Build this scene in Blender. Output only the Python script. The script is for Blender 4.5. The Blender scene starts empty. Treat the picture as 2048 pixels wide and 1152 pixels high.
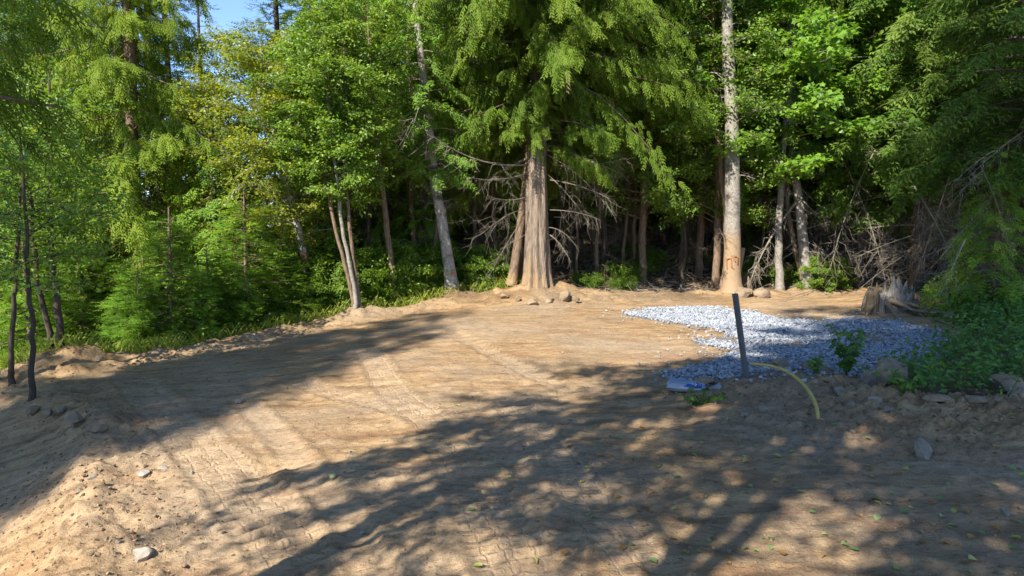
import bpy, math, random
import numpy as np
from mathutils import Vector, Matrix

R = math.radians
rng = np.random.default_rng(7)
random.seed(7)
scene = bpy.context.scene
COL = scene.collection

# ------------------------------------------------------------------ camera, sky, sun, exposure
CAM_H, PITCH, F = 2.4, R(6.1), 1365.0
cam_d = bpy.data.cameras.new('camera')
cam_d.sensor_width = 36.0
cam_d.lens = 24.0
cam_d.clip_start, cam_d.clip_end = 0.05, 2000
cam = bpy.data.objects.new('camera', cam_d)
COL.objects.link(cam)
cam.location = (0, 0, CAM_H)
cam.rotation_euler = (math.pi / 2 - PITCH, 0, 0)
scene.camera = cam

SUN_EL, SUN_TH = R(40), R(37.8)           # shadows run forward and to the right
SH = np.array([math.sin(SUN_TH), math.cos(SUN_TH)])
to_sun = Vector((-SH[0] * math.cos(SUN_EL), -SH[1] * math.cos(SUN_EL), math.sin(SUN_EL)))
world = bpy.data.worlds.new('World')
scene.world = world
world.use_nodes = True
wn = world.node_tree
sky = wn.nodes.new('ShaderNodeTexSky')
sky.sky_type = 'NISHITA'
sky.sun_disc = False
sky.sun_elevation = SUN_EL
sky.sun_rotation = math.pi + SUN_TH
sky.air_density, sky.dust_density, sky.ozone_density = 0.7, 0.0, 3.0
sky.altitude = 1500
bg = wn.nodes['Background']
bg.inputs['Strength'].default_value = 0.13
wn.links.new(sky.outputs[0], bg.inputs['Color'])
sun_d = bpy.data.lights.new('sun', 'SUN')
sun_d.energy = 4.1
sun_d.angle = R(0.53)
sun_d.color = (1.0, 0.94, 0.83)
sun = bpy.data.objects.new('sun', sun_d)
COL.objects.link(sun)
sun.rotation_euler = to_sun.to_track_quat('Z', 'Y').to_euler()
scene.view_settings.view_transform = 'Standard'
scene.view_settings.look = 'None'
scene.view_settings.exposure = 1.55
scene.view_settings.gamma = 1.0
scene.view_settings.use_curve_mapping = False
scene.cycles.use_denoising = True
scene.cycles.max_bounces = 7
scene.cycles.diffuse_bounces = 3
scene.cycles.transmission_bounces = 4
scene.cycles.transparent_max_bounces = 4

# ------------------------------------------------------------------ helpers: objects and meshes
def tag(o, label=None, cat=None, group=None, kind=None):
    if label: o['label'] = label
    if cat: o['category'] = cat
    if group: o['group'] = group
    if kind: o['kind'] = kind
    return o

def thing(name, label, cat, loc=(0, 0, 0), rz=0, group=None, sc=1.0):
    o = bpy.data.objects.new(name, None)
    o.empty_display_size = 0.2
    COL.objects.link(o)
    o.location = loc
    o.rotation_euler = (0, 0, rz)
    o.scale = (sc, sc, sc)
    return tag(o, label, cat, group)

def link(name, me, parent=None, label=None, kind=None):
    o = bpy.data.objects.new(name, me)
    COL.objects.link(o)
    if parent is not None: o.parent = parent
    return tag(o, label, None, None, kind)

class Geo:
    """Collects vertices, polygons (arrays of equal sided faces) and a per vertex tint."""
    def __init__(s):
        s.v, s.f, s.t, s.m, s.n = [], [], [], [], 0
    def add(s, v, f, tint=0.5, mat=0):
        v = np.asarray(v, np.float32).reshape(-1, 3)
        f = np.asarray(f, np.int64)
        if len(v) == 0 or len(f) == 0: return
        s.v.append(v)
        s.f.append(f + s.n)
        s.m.append(np.full(len(f), mat, np.int32))
        t = np.asarray(tint, np.float32)
        s.t.append(np.broadcast_to(t, (len(v),)).astype(np.float32) if t.ndim == 0 else t)
        s.n += len(v)
    def shift(s, d):
        s.v = [v + np.asarray(d, np.float32) for v in s.v]
        return s
    def mesh(s, name, mats, smooth=False, extra=None):
        me = bpy.data.meshes.new(name)
        v = np.concatenate(s.v)
        me.vertices.add(len(v))
        me.vertices.foreach_set('co', v.ravel())
        loops = np.concatenate([f.ravel() for f in s.f]).astype(np.int32)
        sizes = np.concatenate([np.full(len(f), f.shape[1], np.int32) for f in s.f])
        starts = np.concatenate([[0], np.cumsum(sizes)[:-1]]).astype(np.int32)
        me.loops.add(len(loops))
        me.loops.foreach_set('vertex_index', loops)
        me.polygons.add(len(sizes))
        me.polygons.foreach_set('loop_start', starts)
        me.polygons.foreach_set('material_index', np.concatenate(s.m))
        me.polygons.foreach_set('use_smooth', np.full(len(sizes), smooth))
        me.update(calc_edges=True)
        a = me.attributes.new('tint', 'FLOAT', 'POINT')
        a.data.foreach_set('value', np.concatenate(s.t))
        for k, arr in (extra or {}).items():
            c = me.color_attributes.new(k, 'FLOAT_COLOR', 'POINT')
            c.data.foreach_set('color', arr.astype(np.float32).ravel())
        for m in (mats if isinstance(mats, (list, tuple)) else [mats]):
            me.materials.append(m)
        return me

def norm(a):
    a = np.asarray(a, float)
    return a / np.maximum(np.linalg.norm(a, axis=-1, keepdims=True), 1e-9)

def frame(ax, nrm):
    """Rotation matrices whose columns are x along ax, z near nrm."""
    x = norm(ax)
    y = norm(np.cross(nrm, x))
    z = np.cross(x, y)
    return np.stack([x, y, z], -1)

def stamp(g, tv, tf, pos, rot, size, tint, mat=0):
    n, k = len(pos), len(tv)
    if n == 0: return
    size = np.broadcast_to(np.asarray(size, float), (n,))
    v = np.einsum('nij,kj->nki', rot, tv) * size[:, None, None] + pos[:, None, :]
    f = tf[None] + (np.arange(n) * k)[:, None, None]
    t = np.repeat(np.broadcast_to(np.asarray(tint, float), (n,)), k)
    g.add(v.reshape(-1, 3), f.reshape(-1, tf.shape[1]), t, mat)

def tube(g, path, rad, seg=8, tint=0.5, bumps=0.0, cap=True, mat=0, closed_top=True, rfun=None):
    p = np.asarray(path, float)
    n = len(p)
    rad = np.broadcast_to(np.asarray(rad, float), (n,))
    d = norm(np.gradient(p, axis=0))
    ref = np.array([1., 0, 0]) if abs(d[0][0]) < 0.8 else np.array([0, 1., 0])
    a = np.linspace(0, 2 * math.pi, seg, endpoint=False)
    vs = []
    for i in range(n):
        u = ref - d[i] * np.dot(ref, d[i])
        u /= np.linalg.norm(u)
        w = np.cross(d[i], u)
        ref = u
        r = rad[i] * np.ones(seg)
        if bumps: r = r * (1 + bumps * rng.uniform(-1, 1, seg))
        if rfun is not None: r = r * rfun(i, a)
        vs.append(p[i] + r[:, None] * (np.cos(a)[:, None] * u + np.sin(a)[:, None] * w))
    v = np.concatenate(vs)
    i = np.arange(n - 1)[:, None] * seg
    j = np.arange(seg)[None]
    k = (j + 1) % seg
    f = np.stack([i + j, i + k, i + seg + k, i + seg + j], -1).reshape(-1, 4)
    tt = np.broadcast_to(np.asarray(tint, float), (n,))
    base = g.n
    g.add(v, f, np.repeat(tt, seg), mat)
    if cap:
        g.add(p[-1:], np.zeros((0, 3), int)) if False else None
        c = np.vstack([p[-1:], vs[-1]])
        jj = np.arange(seg)
        g.add(c, np.stack([np.zeros(seg, int), 1 + jj, 1 + (jj + 1) % seg], -1), tt[-1], mat)

def twigs(g, a, b, ra, rb, tint=0.5, mat=0, mid=None):
    """Many three sided tapered sticks at once, from a through mid to b."""
    a, b = np.asarray(a, float), np.asarray(b, float)
    n = len(a)
    if n == 0: return
    ra = np.broadcast_to(np.asarray(ra, float), (n,))
    rb = np.broadcast_to(np.asarray(rb, float), (n,))
    pts = [a, b] if mid is None else [a, mid, b]
    rs = [ra, rb] if mid is None else [ra, (ra + rb) / 2, rb]
    d = norm(b - a)
    u = norm(np.cross(d, np.where(np.abs(d[:, 2:3]) < .9, [[0, 0, 1.]], [[1., 0, 0]])))
    w = np.cross(d, u)
    an = np.array([0, 2.094, 4.189])
    rings = [p[:, None] + r[:, None, None] * (np.cos(an)[None, :, None] * u[:, None] + np.sin(an)[None, :, None] * w[:, None]) for p, r in zip(pts, rs)]
    v = np.concatenate(rings, 1)
    f = []
    for q in range(len(pts) - 1):
        for j in range(3):
            k = (j + 1) % 3
            f.append([q * 3 + j, q * 3 + k, q * 3 + 3 + k, q * 3 + 3 + j])
    f = np.array(f)
    m = v.shape[1]
    ff = f[None] + (np.arange(n) * m)[:, None, None]
    t = np.repeat(np.broadcast_to(np.asarray(tint, float), (n,)), m)
    g.add(v.reshape(-1, 3), ff.reshape(-1, 4), t, mat)

# ------------------------------------------------------------------ helpers: noise and picture to place
def _hash(ix, iy, s):
    h = (ix.astype(np.int64) * 374761393 + iy.astype(np.int64) * 668265263 + s * 974634777) & 0x7fffffff
    h = ((h ^ (h >> 13)) * 1274126177) & 0x7fffffff
    return ((h ^ (h >> 16)) & 0xffff) / 65535.0

def vnoise(x, y, s=0):
    ix, iy = np.floor(x), np.floor(y)
    fx, fy = x - ix, y - iy
    fx, fy = fx * fx * (3 - 2 * fx), fy * fy * (3 - 2 * fy)
    a, b = _hash(ix, iy, s), _hash(ix + 1, iy, s)
    c, d = _hash(ix, iy + 1, s), _hash(ix + 1, iy + 1, s)
    return (a + (b - a) * fx) * (1 - fy) + (c + (d - c) * fx) * fy

def fbm(x, y, s=0, o=3):
    t, amp, tot = 0, 1, 0
    for k in range(o):
        t = t + amp * vnoise(x * 2 ** k, y * 2 ** k, s + k * 11)
        tot += amp
        amp *= .5
    return t / tot

def sstep(x, a, b):
    t = np.clip((x - a) / (b - a), 0, 1)
    return t * t * (3 - 2 * t)

def softp(t, k): return np.log1p(np.exp(np.clip(t / k, -30, 30))) * k

EDGE_X = [-40, -14, -9, -5.9, -4.7, -1.5, 0, 4, 6.2, 9.5, 13, 18, 40]
EDGE_Y = [6, 10, 12.5, 15.5, 17.0, 18.9, 19.6, 19.8, 20.0, 21.2, 20.5, 19, 17]
MOUNDS = []          # (x, y, radius, height)
TRACKS = []          # (points, width, depth, tread)

def edge_t(x, y):
    return y - np.interp(x, EDGE_X, EDGE_Y) + .5 * (fbm(x * .7, y * .7, 5) - .5)

def seg_dist(x, y, pts):
    best = np.full(np.shape(x), 1e9)
    along = np.zeros(np.shape(x))
    acc = 0
    for (x0, y0), (x1, y1) in zip(pts[:-1], pts[1:]):
        L = math.hypot(x1 - x0, y1 - y0)
        t = np.clip(((x - x0) * (x1 - x0) + (y - y0) * (y1 - y0)) / L ** 2, 0, 1)
        d = np.hypot(x - x0 - t * (x1 - x0), y - y0 - t * (y1 - y0))
        m = d < best
        best = np.where(m, d, best)
        along = np.where(m, acc + t * L, along)
        acc += L
    return best, along, acc

def crest_t(x, y):
    return np.interp(y, [2, 4.9, 7.1, 9, 12, 14], [-2.4, -3.35, -4.75, -5.7, -8.5, -11]) + .35 * (fbm(y * 1.1, y * 0 + 3, 8) - .5) - x

def rough_zone(x, y):
    """1 where the soil is loose and cloddy (the bank, the spoil heap, the clearing's rim), 0 on graded dirt."""
    ct = crest_t(x, y)
    bank = np.exp(-(np.maximum(np.abs(ct + .25) - .35, 0) / .5) ** 2) * sstep(y, 14, 9)
    heap = np.exp(-(((x - 4.1) / 1.7) ** 2 + ((y - 8.3) / 1.3) ** 2) ** 1.5) + np.exp(-(((x - 6.6) / 2.2) ** 2 + ((y - 7.4) / 1.0) ** 2) ** 1.5)
    heap = heap + .9 * np.exp(-(((x - CEDAR[0] - .1) / 1.3) ** 2 + ((y - CEDAR[1] + .5) / 1.0) ** 2))
    rim = np.exp(-((edge_t(x, y) + .3) / .8) ** 2)
    return np.clip(.5 * bank + heap + .8 * rim, 0, 1)

def smooth_z(x, y):
    z = -0.08 * softp(-x - 1, .6)
    ct = crest_t(x, y)
    fy = sstep(y, 13.5, 8.5)
    z = z - fy * .5 * 1.5 * (1 - np.exp(-softp(ct, .12) / 1.5)) + fy * .07 * np.exp(-((ct + .15) / .3) ** 2)
    t = edge_t(x, y)
    rise = .17 * softp(t - 1.2, .8)
    rise = np.where(rise > 6, 6 + (rise - 6) * .3, rise)
    z = z + rise * sstep(x, -2.5, 3) - .05 * softp(t - .5, .6) * sstep(x, 1.5, -4) * (t < 60)
    z = z + .14 * np.exp(-((t + .05) / .45) ** 2) * (.4 + .9 * fbm(x * 1.3, y * 1.3, 21)) * sstep(np.abs(x), 16, 11)
    for mx, my, r, h in MOUNDS:
        z = z + h * np.exp(-((x - mx) ** 2 + (y - my) ** 2) / r ** 2)
    return z

def ground_z(x, y):
    x, y = np.asarray(x, float), np.asarray(y, float)
    z = smooth_z(x, y)
    rz = rough_zone(x, y)
    ang = -x * .16 + y * .99
    perp = x * .99 + y * .16
    z = z + .07 * (fbm(x * .6, y * .6, 1) - .5)
    z = z + .036 * (fbm(perp * .9, ang * 3.4, 2) - .5) + .022 * (fbm(perp * 2.2, ang * 9, 12, 2) - .5)           # scraped ridges
    packed = np.zeros_like(x)
    for pts, w, dep, tread in TRACKS:
        d, s, L = seg_dist(x, y, pts)
        m = sstep(d + .16 * (fbm(x * 3.1, y * 3.1, 15) - .5), w / 2 + .02, w / 2 - .09) * (.45 + .55 * sstep(fbm(x * 1.1, y * 1.1, 16), .32, .55)) * sstep(s, 0, .3) * sstep(s, L, L - .5)
        packed = np.maximum(packed, m)
        z = z - dep * .6 * m + .016 * np.exp(-((d - w / 2 - .03) / .05) ** 2) * sstep(s, 0, .3) * sstep(s, L, L - .5)
        if tread:
            z = z + m * tread * 1.5 * sstep(np.sin(s * 2 * math.pi / .17 + 1.2 * np.sin(d * 9) + 2.0 * vnoise(x * 2, y * 2, 76)), -.1, .5) * (.3 + 1.1 * vnoise(x * 3, y * 3, 77))
    k = (1 - .75 * packed)
    n1 = fbm(x * 4.5, y * 4.5, 3)
    n2 = fbm(x * 13, y * 13, 4, 2)
    z = z + k * ((.040 + .14 * rz) * (n1 - .5) + (.024 + .08 * rz) * np.maximum(n2 - .46, 0) * 2)
    return z

def gz(x, y): return float(ground_z(np.array([x]), np.array([y]))[0])

def ray(u, v):
    cx, cy = (u - 1024) / F, (576 - v) / F
    d = np.array([cx, math.cos(PITCH) + cy * math.sin(PITCH), -math.sin(PITCH) + cy * math.cos(PITCH)])
    return d / d[1]

def P(u, v, y):
    return np.array([0, 0, CAM_H]) + ray(u, v) * y

def gp(u, v, ymax=60):
    """Where the ray through a picture point meets the smooth ground."""
    d = ray(u, v)
    ys = np.linspace(2.5, ymax, 2400)
    h = CAM_H + d[2] * ys - smooth_z(d[0] * ys, ys)
    i = np.argmax(h <= 0)
    y = ys[i] if h[i] <= 0 else ymax
    return float(d[0] * y), float(y)

def gp3(u, v):
    x, y = gp(u, v)
    return (x, y, gz(x, y))

# ------------------------------------------------------------------ materials
def new_mat(name):
    m = bpy.data.materials.new(name)
    m.use_nodes = True
    nt = m.node_tree
    nt.nodes.clear()
    out = nt.nodes.new('ShaderNodeOutputMaterial')
    return m, nt, out

def N(nt, typ, ins=None, **kw):
    n = nt.nodes.new('ShaderNode' + typ)
    for k, v in kw.items(): setattr(n, k, v)
    for k, v in (ins or {}).items():
        s = n.inputs[k]
        if hasattr(v, 'is_linked') or isinstance(v, bpy.types.NodeSocket): nt.links.new(v, s)
        else: s.default_value = v
    return n

def c4(c): return (c[0], c[1], c[2], 1)

def ramp(nt, fac, stops):
    n = nt.nodes.new('ShaderNodeValToRGB')
    e = n.color_ramp.elements
    while len(e) < len(stops): e.new(.5)
    for k, (p, c) in enumerate(stops):
        e[k].position = p
        e[k].color = c4(c) if not isinstance(c, float) else (c, c, c, 1)
    nt.links.new(fac, n.inputs[0])
    return n.outputs[0]

def mix(nt, fac, a, b, blend='MIX'):
    n = nt.nodes.new('ShaderNodeMix')
    n.data_type = 'RGBA'
    n.blend_type = blend
    for s, v in ((n.inputs[0], fac), (n.inputs[6], a), (n.inputs[7], b)):
        if isinstance(v, bpy.types.NodeSocket): nt.links.new(v, s)
        elif isinstance(v, (int, float)): s.default_value = v
        else: s.default_value = c4(v)
    return n.outputs[2]

def math_n(nt, op, a, b=0.0, clamp=False):
    n = nt.nodes.new('ShaderNodeMath')
    n.operation = op
    n.use_clamp = clamp
    for s, v in ((n.inputs[0], a), (n.inputs[1], b)):
        if isinstance(v, bpy.types.NodeSocket): nt.links.new(v, s)
        else: s.default_value = v
    return n.outputs[0]

def noise_n(nt, vec, scale, detail=4, rough=.55):
    n = N(nt, 'TexNoise', {'Scale': scale, 'Detail': detail, 'Roughness': rough})
    if vec is not None: nt.links.new(vec, n.inputs['Vector'])
    return n.outputs['Fac']

def leaf_mat(name, dark, light, tip=None, trans=.35, rough=.5, spec=.35):
    m, nt, out = new_mat(name)
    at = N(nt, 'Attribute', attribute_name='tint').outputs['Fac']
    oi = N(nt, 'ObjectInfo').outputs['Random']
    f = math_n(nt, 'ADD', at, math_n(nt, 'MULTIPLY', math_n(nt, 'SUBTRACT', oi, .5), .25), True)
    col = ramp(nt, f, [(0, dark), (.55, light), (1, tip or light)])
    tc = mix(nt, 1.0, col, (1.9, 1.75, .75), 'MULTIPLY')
    p = N(nt, 'BsdfPrincipled', {'Base Color': col, 'Roughness': rough, 'Specular IOR Level': spec})
    t = N(nt, 'BsdfTranslucent', {'Color': tc})
    s = N(nt, 'MixShader', {0: trans, 1: p.outputs[0], 2: t.outputs[0]})
    nt.links.new(s.outputs[0], out.inputs[0])
    return m

def bark_mat(name, dark, light, vs=(9, 9, 1.4), moss=None, bump=.6, patch=None, patch_f=.5):
    m, nt, out = new_mat(name)
    tc = N(nt, 'TexCoord').outputs['Object']
    mp = N(nt, 'Mapping', {'Vector': tc, 'Scale': vs}).outputs[0]
    n1 = noise_n(nt, mp, 3.0, 8, .65)
    n2 = noise_n(nt, tc, 2.2, 3)
    n3 = noise_n(nt, tc, 40, 3)
    at = N(nt, 'Attribute', attribute_name='tint').outputs['Fac']
    col = ramp(nt, n1, [(.3, dark), (.68, light)])
    if patch: col = mix(nt, ramp(nt, n2, [(patch_f, 0.0), (patch_f + .12, 1.0)]), col, patch)
    if moss: col = mix(nt, ramp(nt, noise_n(nt, tc, 5, 4), [(.5, 0.0), (.66, .75)]), col, moss)
    col = mix(nt, math_n(nt, 'MULTIPLY', n3, .35), col, (.5, .47, .43), 'MULTIPLY')
    soil = mix(nt, n2, (.24, .155, .085), (.34, .24, .145))
    col = mix(nt, ramp(nt, math_n(nt, 'ADD', math_n(nt, 'MULTIPLY', math_n(nt, 'SUBTRACT', at, .5), 2.0), math_n(nt, 'MULTIPLY', math_n(nt, 'SUBTRACT', n1, .5), 1.1)), [(.22, 0.0), (.50, .9)]), col, soil)   # tint above .5: caked soil
    b = N(nt, 'Bump', {'Height': n1, 'Strength': bump, 'Distance': .03})
    p = N(nt, 'BsdfPrincipled', {'Base Color': col, 'Roughness': .85, 'Specular IOR Level': .2, 'Normal': b.outputs[0]})
    nt.links.new(p.outputs[0], out.inputs[0])
    return m

def plain_mat(name, c1, c2, scale=20, rough=.8, bump=.2, spec=.3, metal=0.0, detail=5):
    m, nt, out = new_mat(name)
    tc = N(nt, 'TexCoord').outputs['Object']
    n = noise_n(nt, tc, scale, detail)
    at = N(nt, 'Attribute', attribute_name='tint').outputs['Fac']
    f = math_n(nt, 'ADD', math_n(nt, 'MULTIPLY', n, .6), math_n(nt, 'MULTIPLY', at, .4))
    col = ramp(nt, f, [(.3, c1), (.7, c2)])
    b = N(nt, 'Bump', {'Height': n, 'Strength': bump, 'Distance': .02})
    p = N(nt, 'BsdfPrincipled', {'Base Color': col, 'Roughness': rough, 'Specular IOR Level': spec, 'Metallic': metal, 'Normal': b.outputs[0]})
    nt.links.new(p.outputs[0], out.inputs[0])
    return m

M = {}
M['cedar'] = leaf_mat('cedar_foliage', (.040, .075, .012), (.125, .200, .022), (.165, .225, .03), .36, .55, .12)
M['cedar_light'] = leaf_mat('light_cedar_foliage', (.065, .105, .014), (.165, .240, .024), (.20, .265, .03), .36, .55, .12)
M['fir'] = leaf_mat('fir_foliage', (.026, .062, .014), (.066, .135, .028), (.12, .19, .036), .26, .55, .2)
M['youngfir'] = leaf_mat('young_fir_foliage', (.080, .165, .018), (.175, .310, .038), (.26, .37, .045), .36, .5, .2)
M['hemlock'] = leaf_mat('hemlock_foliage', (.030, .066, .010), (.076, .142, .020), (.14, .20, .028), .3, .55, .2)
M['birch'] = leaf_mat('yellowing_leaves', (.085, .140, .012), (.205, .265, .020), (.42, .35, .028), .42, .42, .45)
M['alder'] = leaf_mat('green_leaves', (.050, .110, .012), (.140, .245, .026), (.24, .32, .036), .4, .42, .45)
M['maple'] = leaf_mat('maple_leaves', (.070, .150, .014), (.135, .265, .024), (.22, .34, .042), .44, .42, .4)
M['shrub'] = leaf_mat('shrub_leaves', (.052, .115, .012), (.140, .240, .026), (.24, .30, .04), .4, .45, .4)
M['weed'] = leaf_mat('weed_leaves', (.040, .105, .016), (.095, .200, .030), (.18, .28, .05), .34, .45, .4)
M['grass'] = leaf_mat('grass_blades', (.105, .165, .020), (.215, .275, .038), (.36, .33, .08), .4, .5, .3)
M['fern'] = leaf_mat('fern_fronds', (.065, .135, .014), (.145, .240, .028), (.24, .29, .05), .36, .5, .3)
M['deadleaf'] = leaf_mat('withered_leaves', (.12, .075, .035), (.26, .19, .10), (.36, .28, .17), .25, .7, .2)
M['bark_cedar'] = bark_mat('cedar_bark', (.055, .036, .026), (.36, .285, .22), (17, 17, 1.1), bump=1.0)
M['bark_grey'] = bark_mat('grey_bark', (.15, .13, .11), (.36, .33, .28), (6, 6, 6), bump=.5, patch=(.10, .082, .065), patch_f=.56)
M['bark_white'] = bark_mat('pale_bark', (.17, .15, .13), (.42, .39, .345), (5, 5, 9), bump=.5, patch=(.075, .06, .05), patch_f=.55)
M['bark_brown'] = bark_mat('brown_bark', (.085, .055, .038), (.27, .19, .13), (9, 9, 2.0), bump=.6)
M['bark_red'] = bark_mat('reddish_bark', (.15, .07, .035), (.36, .20, .11), (8, 8, 2.0), bump=.5)
M['bark_dark'] = bark_mat('dark_bark', (.040, .030, .022), (.12, .09, .068), (8, 8, 2.0), bump=.5)
M['twig'] = plain_mat('dead_twig_bark', (.13, .105, .08), (.30, .26, .21), 30, .9, .2)
M['twig_dark'] = plain_mat('brown_twig_bark', (.07, .05, .035), (.19, .14, .10), 30, .9, .2)
M['rock'] = plain_mat('grey_rock', (.125, .10, .074), (.30, .255, .20), 9, .85, .5)
M['rock_pale'] = plain_mat('pale_dusty_rock', (.17, .145, .115), (.36, .32, .27), 14, .9, .5)
M['rock_tan'] = plain_mat('soil_covered_rock', (.14, .10, .062), (.30, .225, .15), 9, .9, .5)
M['gravel'] = plain_mat('crushed_stone', (.155, .17, .195), (.39, .41, .445), 35, .8, .3)
M['clod'] = plain_mat('dirt_clod', (.13, .085, .047), (.32, .22, .13), 20, .95, .5)
M['pipe'] = plain_mat('grey_plastic_pipe', (.055, .055, .062), (.085, .085, .092), 12, .45, .05, .4)
M['hose'] = plain_mat('yellow_plastic', (.34, .25, .07), (.45, .34, .10), 14, .5, .05, .4)
M['bag'] = plain_mat('pale_paper_sack', (.21, .245, .305), (.32, .355, .42), 14, .7, .25)
M['kraft'] = plain_mat('brown_paper', (.12, .085, .055), (.26, .19, .13), 14, .85, .3)
M['blue'] = plain_mat('blue_print', (.015, .05, .24), (.03, .08, .34), 20, .6, .05)
M['paleblue'] = plain_mat('pale_blue_print', (.18, .30, .52), (.25, .38, .60), 20, .6, .05)
M['white'] = plain_mat('white_print', (.70, .70, .70), (.82, .82, .82), 20, .6, .05)
M['powder'] = plain_mat('cement_powder', (.26, .255, .245), (.36, .35, .34), 12, .95, .3)
M['stumpwood'] = bark_mat('weathered_wood', (.075, .065, .055), (.31, .28, .245), (18, 18, 1.2), bump=1.0)
M['stumptan'] = bark_mat('tan_rotten_wood', (.10, .065, .037), (.27, .19, .11), (16, 16, 1.2), bump=.9)
M['orange'] = plain_mat('orange_spray_paint', (.27, .105, .04), (.40, .15, .05), 30, .7, .1)
M['apple'] = plain_mat('pale_green_skin', (.30, .34, .15), (.42, .44, .22), 12, .5, .05, .4)
M['yleaf'] = leaf_mat('fallen_yellow_green_leaf', (.22, .30, .06), (.34, .38, .10), (.46, .42, .12), .25, .5, .35)
M['gleaf'] = leaf_mat('fallen_green_leaf', (.12, .21, .07), (.19, .29, .10), (.27, .35, .14), .25, .45, .4)
M['bleaf'] = leaf_mat('fallen_brown_leaf', (.20, .105, .03), (.33, .19, .055), (.42, .26, .08), .2, .6, .3)

def ground_material():
    m, nt, out = new_mat('dirt_ground')
    tc = N(nt, 'TexCoord').outputs['Object']
    zone = N(nt, 'Attribute', attribute_name='zone')
    sep = N(nt, 'SeparateColor', {0: zone.outputs['Color']})
    litter, grass, gravel, packed = sep.outputs[0], sep.outputs[1], sep.outputs[2], zone.outputs['Alpha']
    streak = N(nt, 'Mapping', {'Vector': tc, 'Rotation': (0, 0, R(9)), 'Scale': (.8, 3.4, 1)}).outputs[0]
    n_big = noise_n(nt, tc, .45, 4)
    n_mid = noise_n(nt, streak, 1.6, 6, .6)
    n_fine = noise_n(nt, tc, 14, 6, .7)
    n_grit = noise_n(nt, tc, 70, 4, .7)
    tan = ramp(nt, n_mid, [(.32, (.165, .098, .048)), (.5, (.355, .232, .120)), (.68, (.455, .315, .170))])
    grey = ramp(nt, n_fine, [(.3, (.195, .147, .100)), (.7, (.375, .288, .198))])
    col = mix(nt, ramp(nt, n_big, [(.42, 0.0), (.62, .75)]), tan, grey)
    red = mix(nt, n_fine, (.25, .125, .06), (.33, .19, .10))
    col = mix(nt, ramp(nt, noise_n(nt, streak, .9, 5), [(.53, 0.0), (.68, .6)]), col, red)
    pk = ramp(nt, n_fine, [(.3, (.33, .243, .158)), (.7, (.47, .357, .238))])
    col = mix(nt, math_n(nt, 'MULTIPLY', packed, math_n(nt, 'MULTIPLY', n_mid, .8)), col, pk)
    col = mix(nt, ramp(nt, n_grit, [(.33, .5), (.5, 0.0)]), col, (.13, .085, .05))
    spk = noise_n(nt, N(nt, 'Mapping', {'Vector': tc, 'Rotation': (0, 0, R(9)), 'Scale': (.55, 1.5, 1)}).outputs[0], 15, 5, .75)
    col = mix(nt, ramp(nt, spk, [(.36, .62), (.47, 0.0)]), col, (.12, .075, .038))
    col = mix(nt, ramp(nt, spk, [(.58, 0.0), (.70, .45)]), col, (.42, .32, .22))
    vor = N(nt, 'TexVoronoi', {'Vector': tc, 'Scale': 26.0, 'Randomness': 1.0})
    peb = ramp(nt, vor.outputs['Distance'], [(.10, 1.0), (.17, 0.0)])
    pebsel = ramp(nt, N(nt, 'SeparateColor', {0: vor.outputs['Color']}).outputs[0], [(.80, 0.0), (.84, .8)])
    pebm = math_n(nt, 'MULTIPLY', peb, pebsel)
    col = mix(nt, pebm, col, (.46, .42, .37))
    gvo = N(nt, 'TexVoronoi', {'Vector': tc, 'Scale': 34.0})
    grv = mix(nt, ramp(nt, gvo.outputs['Distance'], [(.2, 0.0), (.6, .8)]), mix(nt, N(nt, 'SeparateColor', {0: gvo.outputs['Color']}).outputs[0], (.15, .16, .175), (.34, .355, .375)), (.09, .075, .06))
    col = mix(nt, math_n(nt, 'MULTIPLY', gravel, .8), col, grv)
    lit = ramp(nt, n_fine, [(.25, (.028, .020, .012)), (.5, (.085, .055, .030)), (.78, (.21, .145, .085))])
    col = mix(nt, litter, col, lit)
    gr = mix(nt, n_fine, (.06, .065, .02), (.15, .14, .05))
    col = mix(nt, grass, col, gr)
    h = math_n(nt, 'ADD', math_n(nt, 'MULTIPLY', n_fine, .6), math_n(nt, 'ADD', math_n(nt, 'MULTIPLY', n_grit, .25), math_n(nt, 'MULTIPLY', pebm, .35)))
    trk = N(nt, 'SeparateColor', {0: N(nt, 'Attribute', attribute_name='track').outputs['Color']})
    wob = math_n(nt, 'MULTIPLY', noise_n(nt, tc, 5.0, 3), .09)
    def groove(coord, period, a, b):
        q = math_n(nt, 'FRACT', math_n(nt, 'DIVIDE', math_n(nt, 'ADD', coord, wob), period))
        q = math_n(nt, 'ABSOLUTE', math_n(nt, 'SUBTRACT', q, .5))
        return ramp(nt, q, [(a, 1.0), (b, 0.0)])
    gr1 = groove(trk.outputs[1], .105, .06, .17)
    gr2 = groove(trk.outputs[2], .15, .04, .10)
    tread = math_n(nt, 'MULTIPLY', math_n(nt, 'MAXIMUM', gr1, gr2), math_n(nt, 'MULTIPLY', trk.outputs[0], ramp(nt, n_mid, [(.3, .45), (.6, 1.0)])))
    h = math_n(nt, 'SUBTRACT', h, math_n(nt, 'MULTIPLY', tread, .28))
    st = math_n(nt, 'SUBTRACT', .85, math_n(nt, 'MULTIPLY', packed, .25))
    b = N(nt, 'Bump', {'Height': h, 'Strength': st, 'Distance': .06})
    p = N(nt, 'BsdfPrincipled', {'Base Color': col, 'Roughness': .95, 'Specular IOR Level': .15, 'Normal': b.outputs[0]})
    nt.links.new(p.outputs[0], out.inputs[0])
    return m
M['ground'] = ground_material()

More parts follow.
